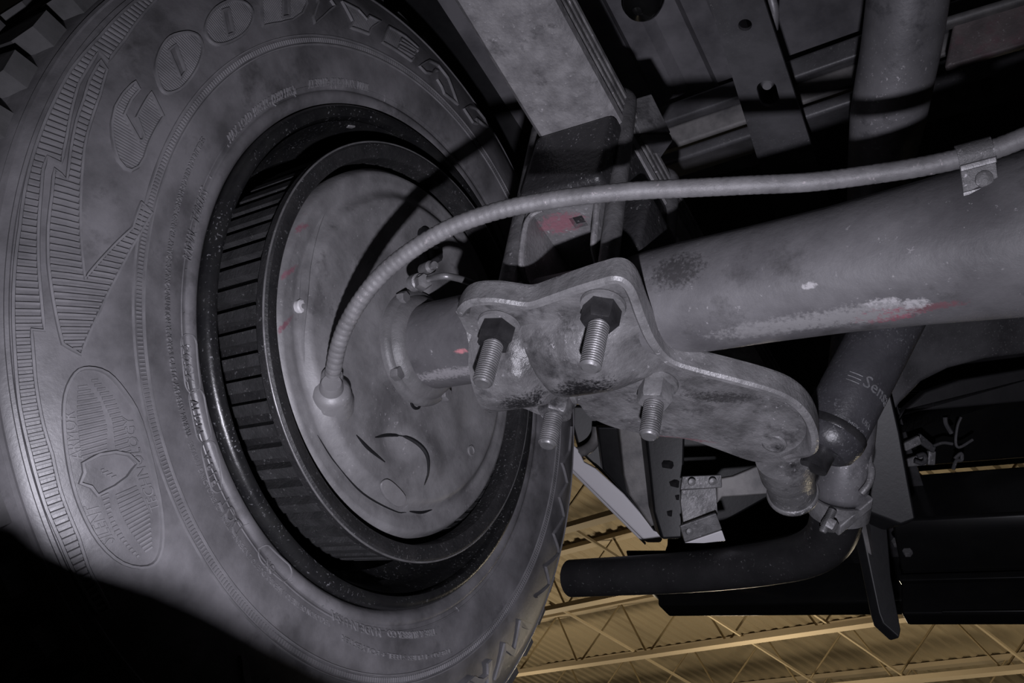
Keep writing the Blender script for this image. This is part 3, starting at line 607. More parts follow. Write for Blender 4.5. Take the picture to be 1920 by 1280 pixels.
mat('anchor_steel', (0.225, 0.22, 0.225), (0.085, 0.083, 0.085), 0.36, 0.1, 34, 1.0, 150, 0.7, dust=0.3, dustc=(0.36, 0.35, 0.36), grime=(30, 0.58, (0.04, 0.039, 0.041)), bdist=0.0013,
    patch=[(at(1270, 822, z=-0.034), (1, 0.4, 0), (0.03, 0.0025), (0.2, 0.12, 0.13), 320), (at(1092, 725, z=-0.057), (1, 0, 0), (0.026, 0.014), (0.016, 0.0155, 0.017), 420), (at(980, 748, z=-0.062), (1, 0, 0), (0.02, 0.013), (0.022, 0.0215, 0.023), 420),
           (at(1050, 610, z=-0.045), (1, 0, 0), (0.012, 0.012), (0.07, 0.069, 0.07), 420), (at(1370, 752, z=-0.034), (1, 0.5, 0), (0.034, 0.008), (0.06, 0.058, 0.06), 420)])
mb.add(vs, fs); mb.build('plate_body', 'anchor_steel', ap)
mat('anchor_lip', (0.25, 0.245, 0.25), (0.14, 0.137, 0.14), 0.38, 0.1, 50, 0.8, 200, 0.6, dust=0.4, dustc=(0.4, 0.39, 0.4), grime=(45, 0.63, (0.05, 0.049, 0.05)))
lp = spline([Vector((p.x, p.y, 0)) for p in L2], 5); nl = len(lp); vs = []
cen = Vector((-0.2, -0.01, 0))
for i, p in enumerate(lp):
    t_ = (lp[min(i + 1, nl - 1)] - lp[max(i - 1, 0)]).normalized(); nrm = Vector((-t_.y, t_.x, 0))
    if not inside(Vector(((p + nrm * 0.004).x, (p + nrm * 0.004).y)), EDGE): nrm = -nrm
    zt = plate_z(Vector((p.x, p.y))); hh = 0.0115 * smooth(i / 4) * smooth((nl - 1 - i) / 12); zl = min(zt, ZP + 0.0) - hh
    for o_, z_ in ((0.0, zt + 0.005), (-0.0005, zl + 0.002), (0.0015, zl), (0.0045, zl), (0.0062, zl + 0.002), (0.0085, zt - 0.0005), (0.0085, zt + 0.003)): q_ = p + nrm * o_; vs.append(Vector((q_.x, q_.y, z_)))
mb = MB(); mb.add(vs, [(i * 7 + k, i * 7 + k + 1, i * 7 + 8 + k, i * 7 + 7 + k) for i in range(nl - 1) for k in range(6)] + [tuple(range(7)), tuple(range((nl - 1) * 7, nl * 7))])
tag(mb.build('flange_lip', 'anchor_lip', ap, True), 'turned-down lip along the front and inboard edge')
mb = MB(); c = at(1451, 827, z=ZP + 0.002); mb.lathe([(0.0098, -0.006), (0.0098, 0.0022), (0.0082, 0.0030), (0.0078, 0.0018), (0.0001, 0.0018)], c, (0.10, 0.22, -1), 28); mb.build('stud_head', 'bracket_steel', ap)
# socket (rubber bushed lower shock mount) below the tongue
P0 = at(1470, 860, D=0.775); P1 = at(1487, 926, D=0.812); sd = (P1 - P0).normalized(); Ls = (P1 - P0).length
mb = MB(); mb.lathe([(0.0225, -0.004), (0.0222, Ls * 0.40), (0.0208, Ls * 0.46), (0.0200, Ls * 0.55), (0.0200, Ls * 0.9), (0.0195, Ls)], P0, sd, 40); mb.build('mount_socket', 'bracket_steel', ap)
mb = MB(); pr_ = []
for i in range(13):
    a = PI * 2 * i / 12; pr_.append((0.0195 + 0.0024 * math.cos(a), Ls * 0.97 + 0.0034 * math.sin(a)))
mb.lathe(pr_, P0, sd, 40, False); mb.build('socket_ring', 'bracket_steel', ap, 'all')
mb = MB(); mb.lathe([(0.0185, Ls * 0.9), (0.018, Ls * 1.04), (0.012, Ls * 1.10), (0.001, Ls * 1.11)], P0, sd, 32); mb.build('rubber_bushing', 'black_rubber', ap)

mat('rod_steel', (0.15, 0.147, 0.15), (0.07, 0.068, 0.07), 0.45, 0.1, 45, 0.7, 220, 0.5, dust=0.3, dustc=(0.3, 0.29, 0.3), grime=(30, 0.58, (0.035, 0.034, 0.036)))
# ================================================================ U-BOLTS
UX = (-0.138, -0.220); UR = 0.0072
for yb, lab in ((0.045, 'front U-bolt clasping the leaf spring, its two threaded ends nearest the tail of the tire lettering'), (-0.045, 'rear U-bolt over the leaf spring, behind the front one')):
    lab = 'front steel U-bolt clasping the leaf spring to the axle, nearer the camera' if yb > 0 else 'rear steel U-bolt clasping the leaf spring, mostly behind the front one'
    ub = thing('u_bolt', lab, 'u-bolt', (sum(UX) / 2, yb, -0.075), 'spring U-bolts')
    zt = 0.196; rc = 0.016; path = [Vector((UX[0], yb, ZP))]
    path.append(Vector((UX[0], yb, zt - rc)))
    for i in range(1, 7): a = PI / 2 * i / 6; path.append(Vector((UX[0] - rc + rc * math.cos(a), yb, zt - rc + rc * math.sin(a))))
    for i in range(0, 7): a = PI / 2 * i / 6; path.append(Vector((UX[1] + rc - rc * math.sin(a), yb, zt - rc + rc * math.cos(a))))
    path.append(Vector((UX[1], yb, ZP)))
    path = [Vector((p.x + 0.075 * (p.z - ZP), p.y, p.z)) for p in path]
    mb = MB(); mb.tube(path, UR, 20); mb.build('rod', 'rod_steel', ub)
    for i, xb in enumerate(UX):
        zb = ZP - (0.001 if True else 0)
        m = MB(); thread(m, (xb, yb, zb - 0.012), (0, 0, -1), UR, (0.040, 0.041, 0.032, 0.034)[i + (0 if yb > 0 else 2)], 0.0019); m.build('threaded_end', 'bolt_steel', ub)
        m = MB(); hexnut(m, (xb, yb, zb - 0.002), (0, 0, -1), 0.0225, 0.0155, random.random()); nut = m.build('nut', 'bolt_dark' if yb > 0 else 'bracket_steel', ub)
        m = MB(); m.lathe([(0.0155, 0), (0.0150, 0.0025), (0.0115, 0.0032)], (xb, yb, zb), (0, 0, -1), 28); m.build('washer', 'bracket_steel', nut)

# ================================================================ LEAF SPRING
SX0, SX1 = -0.207, -0.138; SZ = 0.143
ls = thing('leaf_spring', 'pack of long grey steel spring leaves running over the axle', 'leaf spring', ((SX0 + SX1) / 2, 0.05, SZ))
def leaf(y0_, y1_, z0_, th, wd, curve):
    yy_ = [lerp(y0_, y1_, i / 40) for i in range(41)]; P = [Vector(((SX0 + SX1) / 2, y, z0_ + curve * y * y)) for y in yy_]; hw = wd / 2; c = th * 0.28
    sec = [(-hw, c), (-hw, th - c), (-hw + c, th), (hw - c, th), (hw, th - c), (hw, c), (hw - c, 0), (-hw + c, 0)]
    def sd_(i):
        t = (P[min(i + 1, 40)] - P[max(i - 1, 0)]).normalized(); return Vector((1, 0, 0)), Vector((1, 0, 0)).cross(t)
    mm = MB(); mm.sweep(P, sec, sd_); return mm
cv = 0.10
for i, (a, b, z_, th, mt) in enumerate(((-0.20, 0.40, 0, 0.017, 'spring_steel'), (-0.36, 0.46, 0.0175, 0.0075, 'leaf_edge'), (-0.44, 0.50, 0.0255, 0.0075, 'leaf_edge'), (-0.50, 0.54, 0.0335, 0.0075, 'leaf_edge'))):
    leaf(a, b, SZ + z_, th, (SX1 - SX0) - (0.0 if i == 0 else 0.002), cv).build('leaf', mt, ls)
# spacer block between leaf pack and perch
mb = MB(); mb.box(((SX0 + SX1) / 2, 0.006, 0.108), ((SX1 - SX0) / 2 + 0.001, 0, 0), (0, 0.060, 0), (0, 0, 0.0365))
tag(mb.build('spacer_block', 'cast_dark', None, True, 0.006, 3), 'rough black lift block between the leaf spring and the axle perch', 'block')
# perch: inverted channel welded on the tube
pc = thing('spring_perch', 'stamped steel spring perch with a pink paint mark and square hole', 'bracket', (-0.17, 0, 0.02))
zw = 0.066; mb = MB(); X0, X1 = -0.203, -0.143
yb0, yb1 = -0.05, 0.054; hx, hy, hw_ = -0.176, 0.034, 0.0055
def rect(x0_, x1_, y0_, y1_): return [(x0_, y0_), (x1_, y0_), (x1_, y1_), (x0_, y1_)]
for (a, b, c, d) in ((X0, hx - hw_, yb0, yb1), (hx + hw_, X1, yb0, yb1), (hx - hw_, hx + hw_, yb0, hy - hw_), (hx - hw_, hx + hw_, hy + hw_, yb1)):
    mb.box(((a + b) / 2, (c + d) / 2, zw + 0.0025), ((b - a) / 2, 0, 0), (0, (d - c) / 2, 0), (0, 0, 0.0025))
mb.build('web', 'perch_steel', pc, False)
for xs in (X0, X1):
    poly = [(yb0, zw + 0.004), (yb1, zw + 0.004), (yb1 - 0.002, 0.046), (0.046, 0.020), (0.037, 0.012), (0.033, 0.012), (0.026, 0.024), (0.012, 0.034), (-0.012, 0.034), (-0.026, 0.024), (-0.034, 0.012), (-0.04, 0.012), (yb0, 0.04)]
    m = MB(); m.prism([Vector((xs - 0.0025, y, z)) for y, z in poly], (0.005, 0, 0)); fl_ = m.build('side_flange', 'perch_steel', pc, False)
    m = MB(); m.tube(spline([Vector((xs + (0.012 if xs < -0.17 else -0.012), yb1, zw)), Vector((xs + (0.003 if xs < -0.17 else -0.003), yb1, zw - 0.004)), Vector((xs, yb1 - 0.001, 0.050)), Vector((xs, 0.047, 0.022)), Vector((xs, 0.038, 0.013))], 5), 0.0022, 8); m.build('rolled_edge', 'spring_steel', fl_)
# rear shoulder of the perch (rough casting) seen right of the front U-bolt
mb = MB(); poly = [(-0.205, 0.012), (-0.205, 0.10), (-0.222, 0.10), (-0.232, 0.075), (-0.230, 0.03)]
mb.prism([Vector((x, 0.032, z)) for x, z in poly], (0, -0.062, 0)); tag(mb.build('weld_gusset', 'cast_dark', pc, True, 0.004), 'rough black cast shoulder')

# ================================================================ PARKING BRAKE CABLE
cb = thing('parking_brake_cable', 'long grey ribbed parking brake cable arching from the backing plate across the axle', 'cable', at(1100, 366, D=0.58))
CP = [at(621, 716, D=0.6820), at(626, 690, D=0.6720), at(634, 650, D=0.6620), at(650, 607, D=0.6530), at(680, 557, D=0.6430), at(722, 508, D=0.6346), at(780, 463, D=0.6252), at(850, 424, D=0.6162), at(930, 396, D=0.6094), at(1015, 378, D=0.6038), at(1100, 366, D=0.5982),
      at(1200, 357, D=0.5930), at(1300, 352, D=0.5850), at(1400, 347, D=0.5770), at(1520, 341, D=0.5690), at(1640, 326, D=0.5592), at(1740, 310, D=0.5472), at(1835, 288, D=0.5380), at(1900, 266, D=0.5300), at(1960, 238, D=0.5220), at(2100, 160, D=0.5100)]
PS = spline(CP, 24); R_ = []; acc = 0.0; rows = []
for i, p in enumerate(PS):
    if i: acc += (p - PS[i - 1]).length
    k = 1 - smooth((acc - 0.10) / 0.25) * 0.55
    ph = (acc / 0.0048) % 1.0; R_.append(0.0058 - 0.00045 * k * math.exp(-((ph - 0.5) / 0.16) ** 2))
mb = MB(); mb.tube(PS, R_, 18); mb.build('outer_casing', 'cable_jacket', cb, 'all')
mb = MB(); a, b = PS[2], PS[14]; mb.lathe([(0.0074, 0), (0.0078, 0.002), (0.0078, 0.007), (0.0070, 0.0085)], PS[0], PS[8] - PS[0], 24); mb.build('ferrule', 'clamp_zinc', cb)
# clip holding the cable on the axle
cl = thing('cable_clip', 'bent steel clip with pink paint holding the cable on the axle tube', 'clip', at(1840, 340, D=0.54))
t0 = (PS[17 * 24 + 6] - PS[17 * 24 - 10]).normalized(); c0 = PS[17 * 24 - 2]; vw = (CAM - c0).normalized(); up_ = vw.cross(t0).normalized()
if up_.dot(UP) < 0: up_ = -up_
out_ = t0.cross(up_); out_ = out_ if out_.dot(vw) > 0 else -out_
sec = []
for i in range(13):
    a = math.radians(-70 + 250 * i / 12); sec.append((math.sin(a) * 0.0072, math.cos(a) * 0.0072))
mat('clip_steel', (0.16, 0.157, 0.16), (0.09, 0.088, 0.09), 0.5, 0.2, 60, 0.8, 300, 0.5, dust=0.5, patch=[(c0 + t0 * 0.006, up_, (0.006, 0.003), PINK, 200)])
mb = MB(); prev = []; hw = 0.0092
ang = [math.radians(a) for a in range(-100, 131, 15)]
inner = [c0 + up_ * math.cos(a) * 0.0062 + out_ * math.sin(a) * 0.0062 for a in ang]; outer = [c0 + up_ * math.cos(a) * 0.0078 + out_ * math.sin(a) * 0.0078 for a in ang]
mb.prism([p - t0 * hw for p in inner + outer[::-1]], t0 * hw * 2); mb.build('strap_loop', 'clip_steel', cl)
e = c0 + up_ * math.cos(ang[-1]) * 0.007 + out_ * math.sin(ang[-1]) * 0.007
tdir = (at(1842, 372, D=0.532) - at(1836, 322, D=0.531)).normalized()
mb = MB(); mb.box(e + tdir * 0.0015, t0 * hw * 1.02, tdir * 0.0018, out_ * 0.0022); mb.build('strap_fold', 'bolt_steel', cl, True, 0.0006)
mb = MB(); mb.box(e + tdir * 0.0085 - out_ * 0.001, t0 * hw, tdir * 0.0075, out_ * 0.0009); mb.build('tab', 'clip_steel', cl, True, 0.0006)
mb = MB(); mb.box(e + tdir * 0.0158 - out_ * 0.0004, t0 * hw, tdir * 0.0009, out_ * 0.0018); mb.build('tab_edge', 'bolt_steel', cl)
mb = MB(); mb.lathe([(0.0048, 0), (0.0046, 0.0012), (0.003, 0.0020), (0.0001, 0.0022)], e + tdir * 0.0105 + t0 * 0.0022, out_, 18); mb.build('rivet', 'clip_steel', cl)

# ================================================================ SHOCK ABSORBER
sk = thing('shock_absorber', 'dark cylindrical shock absorber with worn etched lettering behind the axle', 'shock absorber', at(1548, 838, D=0.76))
A = at(1556, 818, D=0.762); B = at(1690, 560, D=0.80); ax = (B - A).normalized(); RS = 0.0265
mb = MB(); mb.lathe([(RS * 0.94, 0.0), (RS, 0.003), (RS, 0.20), (RS * 0.95, 0.203)], A, ax, 64); dtube = mb.build('dust_tube', 'shock_paint', sk)
mb = MB(); mb.lathe([(RS * 0.72, -0.016), (RS * 0.9, -0.012), (RS * 1.03, -0.002), (RS * 1.03, 0.002), (RS, 0.004)], A, ax, 64); mb.build('base_cup', 'shock_paint', sk)
mb = MB(); mb.lathe([(RS * 1.01, 0.0075), (RS * 1.045, 0.006), (RS * 1.045, 0.001), (RS * 1.01, -0.0005)], A, ax, 64, False); mb.build('cup_seam', 'bolt_dark', sk)
mb = MB(); mb.lathe([(0.011, -0.030), (0.011, -0.012)], A, ax, 24); mb.build('lower_stem', 'bolt_dark', sk)
su, sv, sa = basis(ax); vc = (CAM - A); vc = (vc - ax * vc.dot(ax)).normalized(); wc = ax.cross(vc)
def shocktext(txt, h0, a0, size, sgn=1, thick=0.0004, ol=None):
    vs, fs = textmesh(txt, size); mm = MB()
    mm.add([A + ax * (h0 + v.y) + (vc * math.cos(a0 + sgn * v.x / RS) + wc * math.sin(a0 + sgn * v.x / RS)) * (RS + (v.z + 0.5) * thick) for v in vs], fs); return mm.build('etched_lettering', 'etched', dtube, False)
sgn = 1 if wc.dot(RIGHT) > 0 else -1
shocktext('Sensa', 0.040, sgn * 0.12, 0.0145, sgn)
shocktext('USA', 0.014, sgn * 0.62, 0.0060, sgn); shocktext('MEX C', 0.006, sgn * 0.25, 0.0055, sgn)
for k in range(3):
    m = MB(); h = 0.0400 + k * 0.0035
    pts_ = [A + ax * h + (vc * math.cos(a) + wc * math.sin(a)) * (RS + 0.0001) for a in [sgn * (-0.35 + 0.4 * i / 8) for i in range(9)]]; m.tube(pts_, 0.0005, 6); m.build('etched_stripe', 'etched', dtube)

# ================================================================ TAIL PIPE
tp = thing('tail_pipe', 'black exhaust tail pipe passing over the axle and ending behind the tire', 'exhaust pipe', at(1300, 1075, D=1.15))
TPP = [at(1716, -160, D=0.72), at(1706, -40, D=0.745), at(1690, 80, D=0.775), at(1668, 200, D=0.81), at(1650, 320, D=0.86), at(1635, 450, D=0.90), at(1615, 600, D=0.925), at(1598, 740, D=0.93), at(1586, 850, D=0.925), at(1576, 930, D=0.935)]
P = spline(TPP, 8); mb = MB(); mb.tube(P, [interp([(0, 0.031), (0.35, 0.031), (0.5, 0.0255), (1, 0.0255)], i / (len(P) - 1)) for i in range(len(P))], 40); mb.build('over_axle_pipe', 'pipe_grey', tp, 'all')
P2 = spline([at(1578, 915, D=0.934), at(1571, 960, D=0.945), at(1555, 1008, D=0.965), at(1515, 1038, D=0.995), at(1450, 1054, D=1.03), at(1360, 1066, D=1.075), at(1250, 1075, D=1.125), at(1150, 1080, D=1.175), at(1071, 1084, D=1.215)], 8)
mb = MB(); nP = len(P2); u_ = P2[-1] - P2[-2]
mb.tube(P2, [0.0262 - 0.0030 * smooth((i / nP - 0.0) / 0.5) for i in range(nP)], 40, False); mb.build('outlet_pipe', 'pipe_black', tp, 'all')
mb = MB(); mb.tube([p for p in P2], 0.0205, 32, False); mb.build('inner_bore', 'black_rubber', tp, 'all')
mb = MB(); mb.lathe([(0.0205, 0), (0.0232, 0)], P2[-1], u_, 40, False); mb.build('tip_edge', 'pipe_black', tp)
# clamp round the pipe
ec = thing('exhaust_clamp', 'rusty saddle clamp with bolt around the tail pipe', 'clamp', at(1575, 960, D=0.93))
tdn = (at(1566, 985, D=0.95) - at(1582, 880, D=0.928)).normalized(); pc0 = at(1577, 928, D=0.935)
mb = MB(); mb.lathe([(0.0265, 0), (0.0295, 0), (0.0295, 0.020), (0.0265, 0.020)], pc0, tdn, 48, False); mb.add([], []); mb.build('saddle_band', 'clamp_zinc', ec)
mb = MB(); c = at(1600, 965, D=0.915); ux = (at(1630, 940, D=0.915) - at(1570, 990, D=0.915)).normalized(); uy = tdn; uz = ux.cross(uy).normalized(); mb.box(c, ux * 0.021, uy * 0.006, uz * 0.005); mb.build('clamp_yoke', 'clamp_zinc', ec, True, 0.002)
mb = MB(); thread(mb, at(1562, 955, D=0.905), at(1540, 1002, D=0.90) - at(1562, 955, D=0.905), 0.0042, 0.024, 0.0016, 12); mb.build('clamp_bolt', 'bolt_steel', ec)
mb = MB(); hexnut(mb, at(1560, 975, D=0.905), at(1545, 1003, D=0.90) - at(1560, 975, D=0.905), 0.013, 0.010); mb.build('clamp_nut', 'clamp_zinc', ec)
mb = MB(); mb.tube(spline([at(1625, 858, D=0.915), at(1634, 880, D=0.905), at(1630, 905, D=0.90), at(1615, 925, D=0.90)], 5), 0.0035, 10); mb.build('u_rod', 'clamp_zinc', ec)
mb = MB(); hexnut(mb, at(1616, 861, D=0.91), RIGHT, 0.010, 0.008); mb.build('rod_end_nut', 'bolt_steel', ec)

# ================================================================ FRAME RAIL, CROSSMEMBER, FLOOR
fr = thing('frame_rail', 'flat dark frame rail with a round hole and a slot above the axle', 'frame rail', (-0.28, 0, 0.3))
FZ = 0.30
def railpt(p): return at(*p, z=FZ)
LA, LB = railpt((1332, 0)), railpt((1424, 300)); RA, RB = railpt((1432, 0)), railpt((1524, 280))
dl = (LB - LA).normalized(); LAe = LA - dl * 0.35; LBe = LB + dl * 0.9; dr_ = (RB - RA).normalized(); RAe = RA - dr_ * 0.35; RBe = RB + dr_ * 0.9
hole1 = at(1397, 47, z=FZ); slot = at(1440, 176, z=FZ)
# web plate with real holes: triangulated between outline and hole loops
def flat_with_holes(outline, holes, zt, th):
    P = [Vector((p.x, p.y)) for p in outline]; E = [(i, (i + 1) % len(P)) for i in range(len(P))]
    for h in holes:
        b = len(P); P += [Vector((p.x, p.y)) for p in h]; E += [(b + i, b + (i + 1) % len(h)) for i in range(len(h))]
    V_, E_, F_, *_ = delaunay_2d_cdt(P, E, [], 1, 1e-7)
    hp = [[Vector((p.x, p.y)) for p in h] for h in holes]; keep = []
    for f in F_:
        c = sum((V_[i] for i in f), Vector((0, 0))) / len(f)
        if not any(inside(c, h) for h in hp): keep.append(tuple(f))
    mm = MB(); nv_ = len(V_); cnt_ = {}
    for f in keep:
        for a, b in zip(f, f[1:] + (f[0],)):
            k = (min(a, b), max(a, b)); cnt_[k] = cnt_.get(k, 0) + 1
    mm.add([Vector((p.x, p.y, zt)) for p in V_] + [Vector((p.x, p.y, zt + th)) for p in V_], keep + [tuple(i + nv_ for i in f[::-1]) for f in keep] + [(a, b, b + nv_, a + nv_) for (a, b), c in cnt_.items() if c == 1]); return mm
h1 = [hole1 + Vector((math.cos(a), math.sin(a), 0)) * 0.0058 for a in [2 * PI * i / 20 for i in range(20)]]
sl = []
for i in range(20):
    a = 2 * PI * i / 20; q = Vector((math.cos(a), math.sin(a), 0)) * 0.0088; q += dl * (0.006 if q.dot(dl) > 0 else -0.006); sl.append(slot + q)
sl.sort(key=lambda p: math.atan2((p - slot).y, (p - slot).x))
flat_with_holes([LAe, LBe, RBe, RAe], [h1, sl], FZ, 0.004).build('bottom_web', 'frame_paint', fr, False)
for a, b, sg in ((LAe, LBe, 1),):
    d = (b - a); sd2 = Vector((0, 0, 1)).cross(d).normalized() * 0.002
    m = MB(); m.box((a + b) / 2 + Vector((0, 0, 0.05)), d / 2, sd2, (0, 0, 0.048)); m.build('side_web', 'frame_paint', fr, False)
mb = MB(); mb.lathe([(0.006, 0), (0.006, 0.012), (0.004, 0.016), (0.0001, 0.016)], slot + Vector((0, 0.004, 0.022)), (0, 0, -1), 18); mb.build('bolt_end', 'pipe_grey', fr)
mb = MB(); mb.tube(spline([at(1437, -30, D=0.86), at(1447, 0, D=0.86), at(1452, 25, D=0.865), at(1450, 55, D=0.875)], 4), 0.0045, 10); tag(mb.build('fuel_line', 'pipe_grey', None), 'thin pale pipe clipped beside the frame rail', 'pipe')
# dust: crossmember behind the rail, in lengths seen left, between and right
cmx = thing('crossmember', 'worn grey crossmember running sideways above the axle behind the frame rail', 'crossmember', at(1560, 140, D=0.98))
def bar4(pA, pB, DA, DB, hA, hB, depth, name, mt, par, bev=0.004):
    # pA/pB: left and right lower-edge pixels, hA/hB: pixel heights upward
    a0, b0 = at(pA[0], pA[1], D=DA), at(pB[0], pB[1], D=DB); a1, b1 = at(pA[0] + hA * 0.2, pA[1] - hA, D=DA * 1.0), at(pB[0] + hB * 0.2, pB[1] - hB, D=DB * 1.0)
    n_ = (b0 - a0).cross(a1 - a0).normalized()
    if n_.dot(FWD) < 0: n_ = -n_
    m = MB(); m.prism([a0, b0, b1, a1], n_ * depth); return m.build(name, mt, par, True, bev)
bar4((1225, 318), (2000, 60), 1.03, 0.84, 26, 30, 0.05, 'lower_flange', 'frame_paint', cmx)
bar4((1225, 288), (2000, 28), 1.05, 0.86, 44, 52, 0.05, 'face', 'worn_crossmember', cmx)
bar4((1225, 240), (2000, -30), 1.04, 0.85, 40, 52, 0.05, 'upper_flange', 'frame_paint', cmx)
bar4((1770, 128), (2000, 62), 0.82, 0.78, 92, 96, 0.012, 'rust_plate', 'brown_rust', cmx, 0.003)
bar4((1768, 48), (2000, -22), 0.815, 0.775, 18, 18, 0.016, 'plate_flange', 'worn_crossmember', cmx, 0.003)
fl = thing('floor_pan', 'dull grey ribbed underside of the vehicle floor above the spring', 'floor pan', (-0.3, 0, 0.45))
mb = MB(); mb.box((-0.66, 0.15, 0.455), (0.72, 0, 0), (0, 0.42, 0), (0, 0, 0.004)); mb.build('pan_sheet', 'floor_paint', fl, False)
for i, xr in enumerate((-0.13, -0.20, -0.42, -0.50)):
    m = MB(); m.sweep([Vector((xr, -0.25 + 0.08 * k, 0.452)) for k in range(10)], [(-0.022, 0), (-0.012, -0.014), (0.012, -0.014), (0.022, 0)], lambda i_: (Vector((1, 0, 0)), Vector((0, 0, 1)))); m.build('floor_rib', 'floor_paint', fl, True)
mb = MB(); mb.box((-0.66, -0.55, 0.50), (0.80, 0, 0), (0, 0.29, 0), (0, 0, 0.004)); mb.build('rear_sheet', 'dark_paint', fl, False)
# black dome nut hanging from the floor
mb = MB(); mb.lathe([(0.020, 0), (0.019, 0.012), (0.014, 0.022), (0.006, 0.026), (0.004, 0.030), (0.0001, 0.031)], at(1207, -6, D=0.90), (0, 0.15, -1), 28); tag(mb.build('body_mount_nut', 'black_gloss', None), 'black domed nut hanging at the top edge above the spring', 'nut')
# stop plate right of the front U-bolt
bs = thing('bump_stop_bracket', 'small square grey plate with a lip beside the spring U-bolts', 'bracket', at(1222, 220, D=0.86))
q = [at(1172, 190, D=0.785), at(1222, 175, D=0.80), at(1258, 248, D=0.785), at(1200, 248, D=0.765)]
nq = (q[1] - q[0]).cross(q[2] - q[1]).normalized(); nq = nq if nq.dot(FWD) > 0 else -nq
mb = MB(); mb.prism(q, nq * 0.006); mb.build('stop_face', 'bracket_steel', bs, True, 0.0012)
mb = MB(); mb.prism([q[3], q[2], at(1264, 264, D=0.79), at(1198, 262, D=0.775)], nq * 0.03); mb.build('stop_lip_shade', 'frame_paint', bs, True, 0.002)  # lip in darker paint: the shadow under the plate put into its colour
mb = MB(); mb.prism([at(1160, 200, D=0.80), at(1200, 250, D=0.775), at(1172, 262, D=0.775), at(1160, 230, D=0.79)], nq * 0.05); mb.build('stop_web', 'leaf_edge', bs)
# wheel-house liner over the tyre
wh = MB(); nA = 40; vs = []
for i in range(nA + 1):
    a = math.radians(-5 + 128 * i / nA)
    for x_, r_ in ((0.30, 0.47), (-0.03, 0.47), (-0.05, 0.50), (-0.05, 0.70)): vs.append(Vector((x_, r_ * math.cos(a), r_ * math.sin(a))))
wh.add(vs, [(i * 4 + k, i * 4 + k + 1, i * 4 + 5 + k, i * 4 + 4 + k) for i in range(nA) for k in range(3)])
o = wh.build('wheelhouse_liner', 'black_rubber', None, 'all'); tag(o, 'black wheelhouse liner arching over the tire', 'wheel arch'); sm_ = o.modifiers.new('solid', 'SOLIDIFY'); sm_.thickness = 0.004

# ================================================================ REAR BODY: bumper, blade bracket, panels
def zrow(py, y_): return at(1920, py, y=y_).z
def xbeam(poly, x0_, x1_, name, mt, par=None, bev=0.004):
    m = MB(); m.prism([Vector((x0_, y, z)) for y, z in poly], (x1_ - x0_, 0, 0)); return m.build(name, mt, par, True, bev)
YB = -0.80
bmp = thing('rear_bumper', 'glossy black rear bumper beam at the lower right', 'bumper', (-0.7, YB, zrow(1150, YB)))
zb0 = zrow(1150, YB); zb1 = zrow(1086, YB + 0.0); zb2 = zrow(873, YB + 0.03); back = at(1920, 1172, z=zb0).y
XL = at(1690, 1160, y=YB).x
xbeam([(YB, zb0), (back, zb0), (back - 0.02, zb0 + 0.05), (back - 0.02, zb1 + 0.1), (YB - 0.03, zb1 + 0.1), (YB, zb1)], -1.25, XL, 'lower_beam', 'black_gloss', bmp)
xbeam([(YB + 0.012, zb1 - 0.004), (YB + 0.012, zb1 + 0.006), (YB - 0.02, zb1 + 0.01), (YB - 0.02, zb1)], -1.25, XL, 'beam_step', 'black_gloss', bmp, 0.002)
xbeam([(YB + 0.002, zb0), (YB + 0.004, zb0 + 0.003), (YB, zb0 + 0.006), (YB - 0.004, zb0 + 0.003)], -1.25, XL - 0.05, 'lower_bead', 'black_gloss', bmp, 0.001)
zu = zrow(985, YB + 0.05)
xbeam([(YB + 0.03, zu), (YB + 0.045, zu + 0.02), (YB + 0.03, zb2), (YB - 0.02, zb2), (YB - 0.03, zb1 + 0.02), (YB - 0.005, zb1 + 0.02)], -1.25, XL, 'upper_beam', 'black_gloss', bmp)
mb = MB(); 
for (px_, py_) in ((1682, 1020), (1706, 1018), (1703, 1038)):
    m = MB(); hexnut(m, at(px_, py_, y=YB + 0.012), (0, 1, 0.2), 0.011, 0.008); m.build('bumper_bolt', 'bolt_steel', bmp)
# rear valance further back on the left
YV = -0.98
def zr2(px_, py_, y_): return at(px_, py_, y=y_).z
v0 = zr2(1640, 1130, YV); v1 = zr2(1640, 1030, YV + 0.02)
va = thing('rear_valance', 'black lower edge of the rear body behind the tail pipe', 'valance', (0.0, YV, v0))
xl = at(1235, 1120, y=YV).x; xr = at(1660, 1130, y=YV).x
xbeam([(YV, v0), (YV - 0.05, v0 + 0.002), (YV - 0.06, v0 + 0.08), (YV - 0.01, v1 + 0.06), (YV + 0.01, v1), (YV + 0.01, v0 + 0.03)], xr - 0.5, xl, 'valance_beam', 'black_gloss', va)
mb = MB(); pl = [at(1250, 860, y=YV + 0.01), at(1250, 1035, y=YV + 0.01), at(1300, 1060, y=YV + 0.01), at(1660, 1060, y=YV + 0.01), at(1660, 840, y=YV + 0.01)]; mb.prism(pl, (0, -0.03, 0)); mb.build('valance_face', 'black_rubber', va, True, 0.004)
mb = MB(); pl = [at(1172, 1030, y=YV), at(1180, 1060, y=YV), at(1205, 1095, y=YV), at(1240, 1121, y=YV), at(1330, 1121, y=YV), at(1330, 1030, y=YV)]; mb.prism(pl, (0, -0.05, 0.0)); mb.build('valance_end', 'black_gloss', va, True, 0.004)
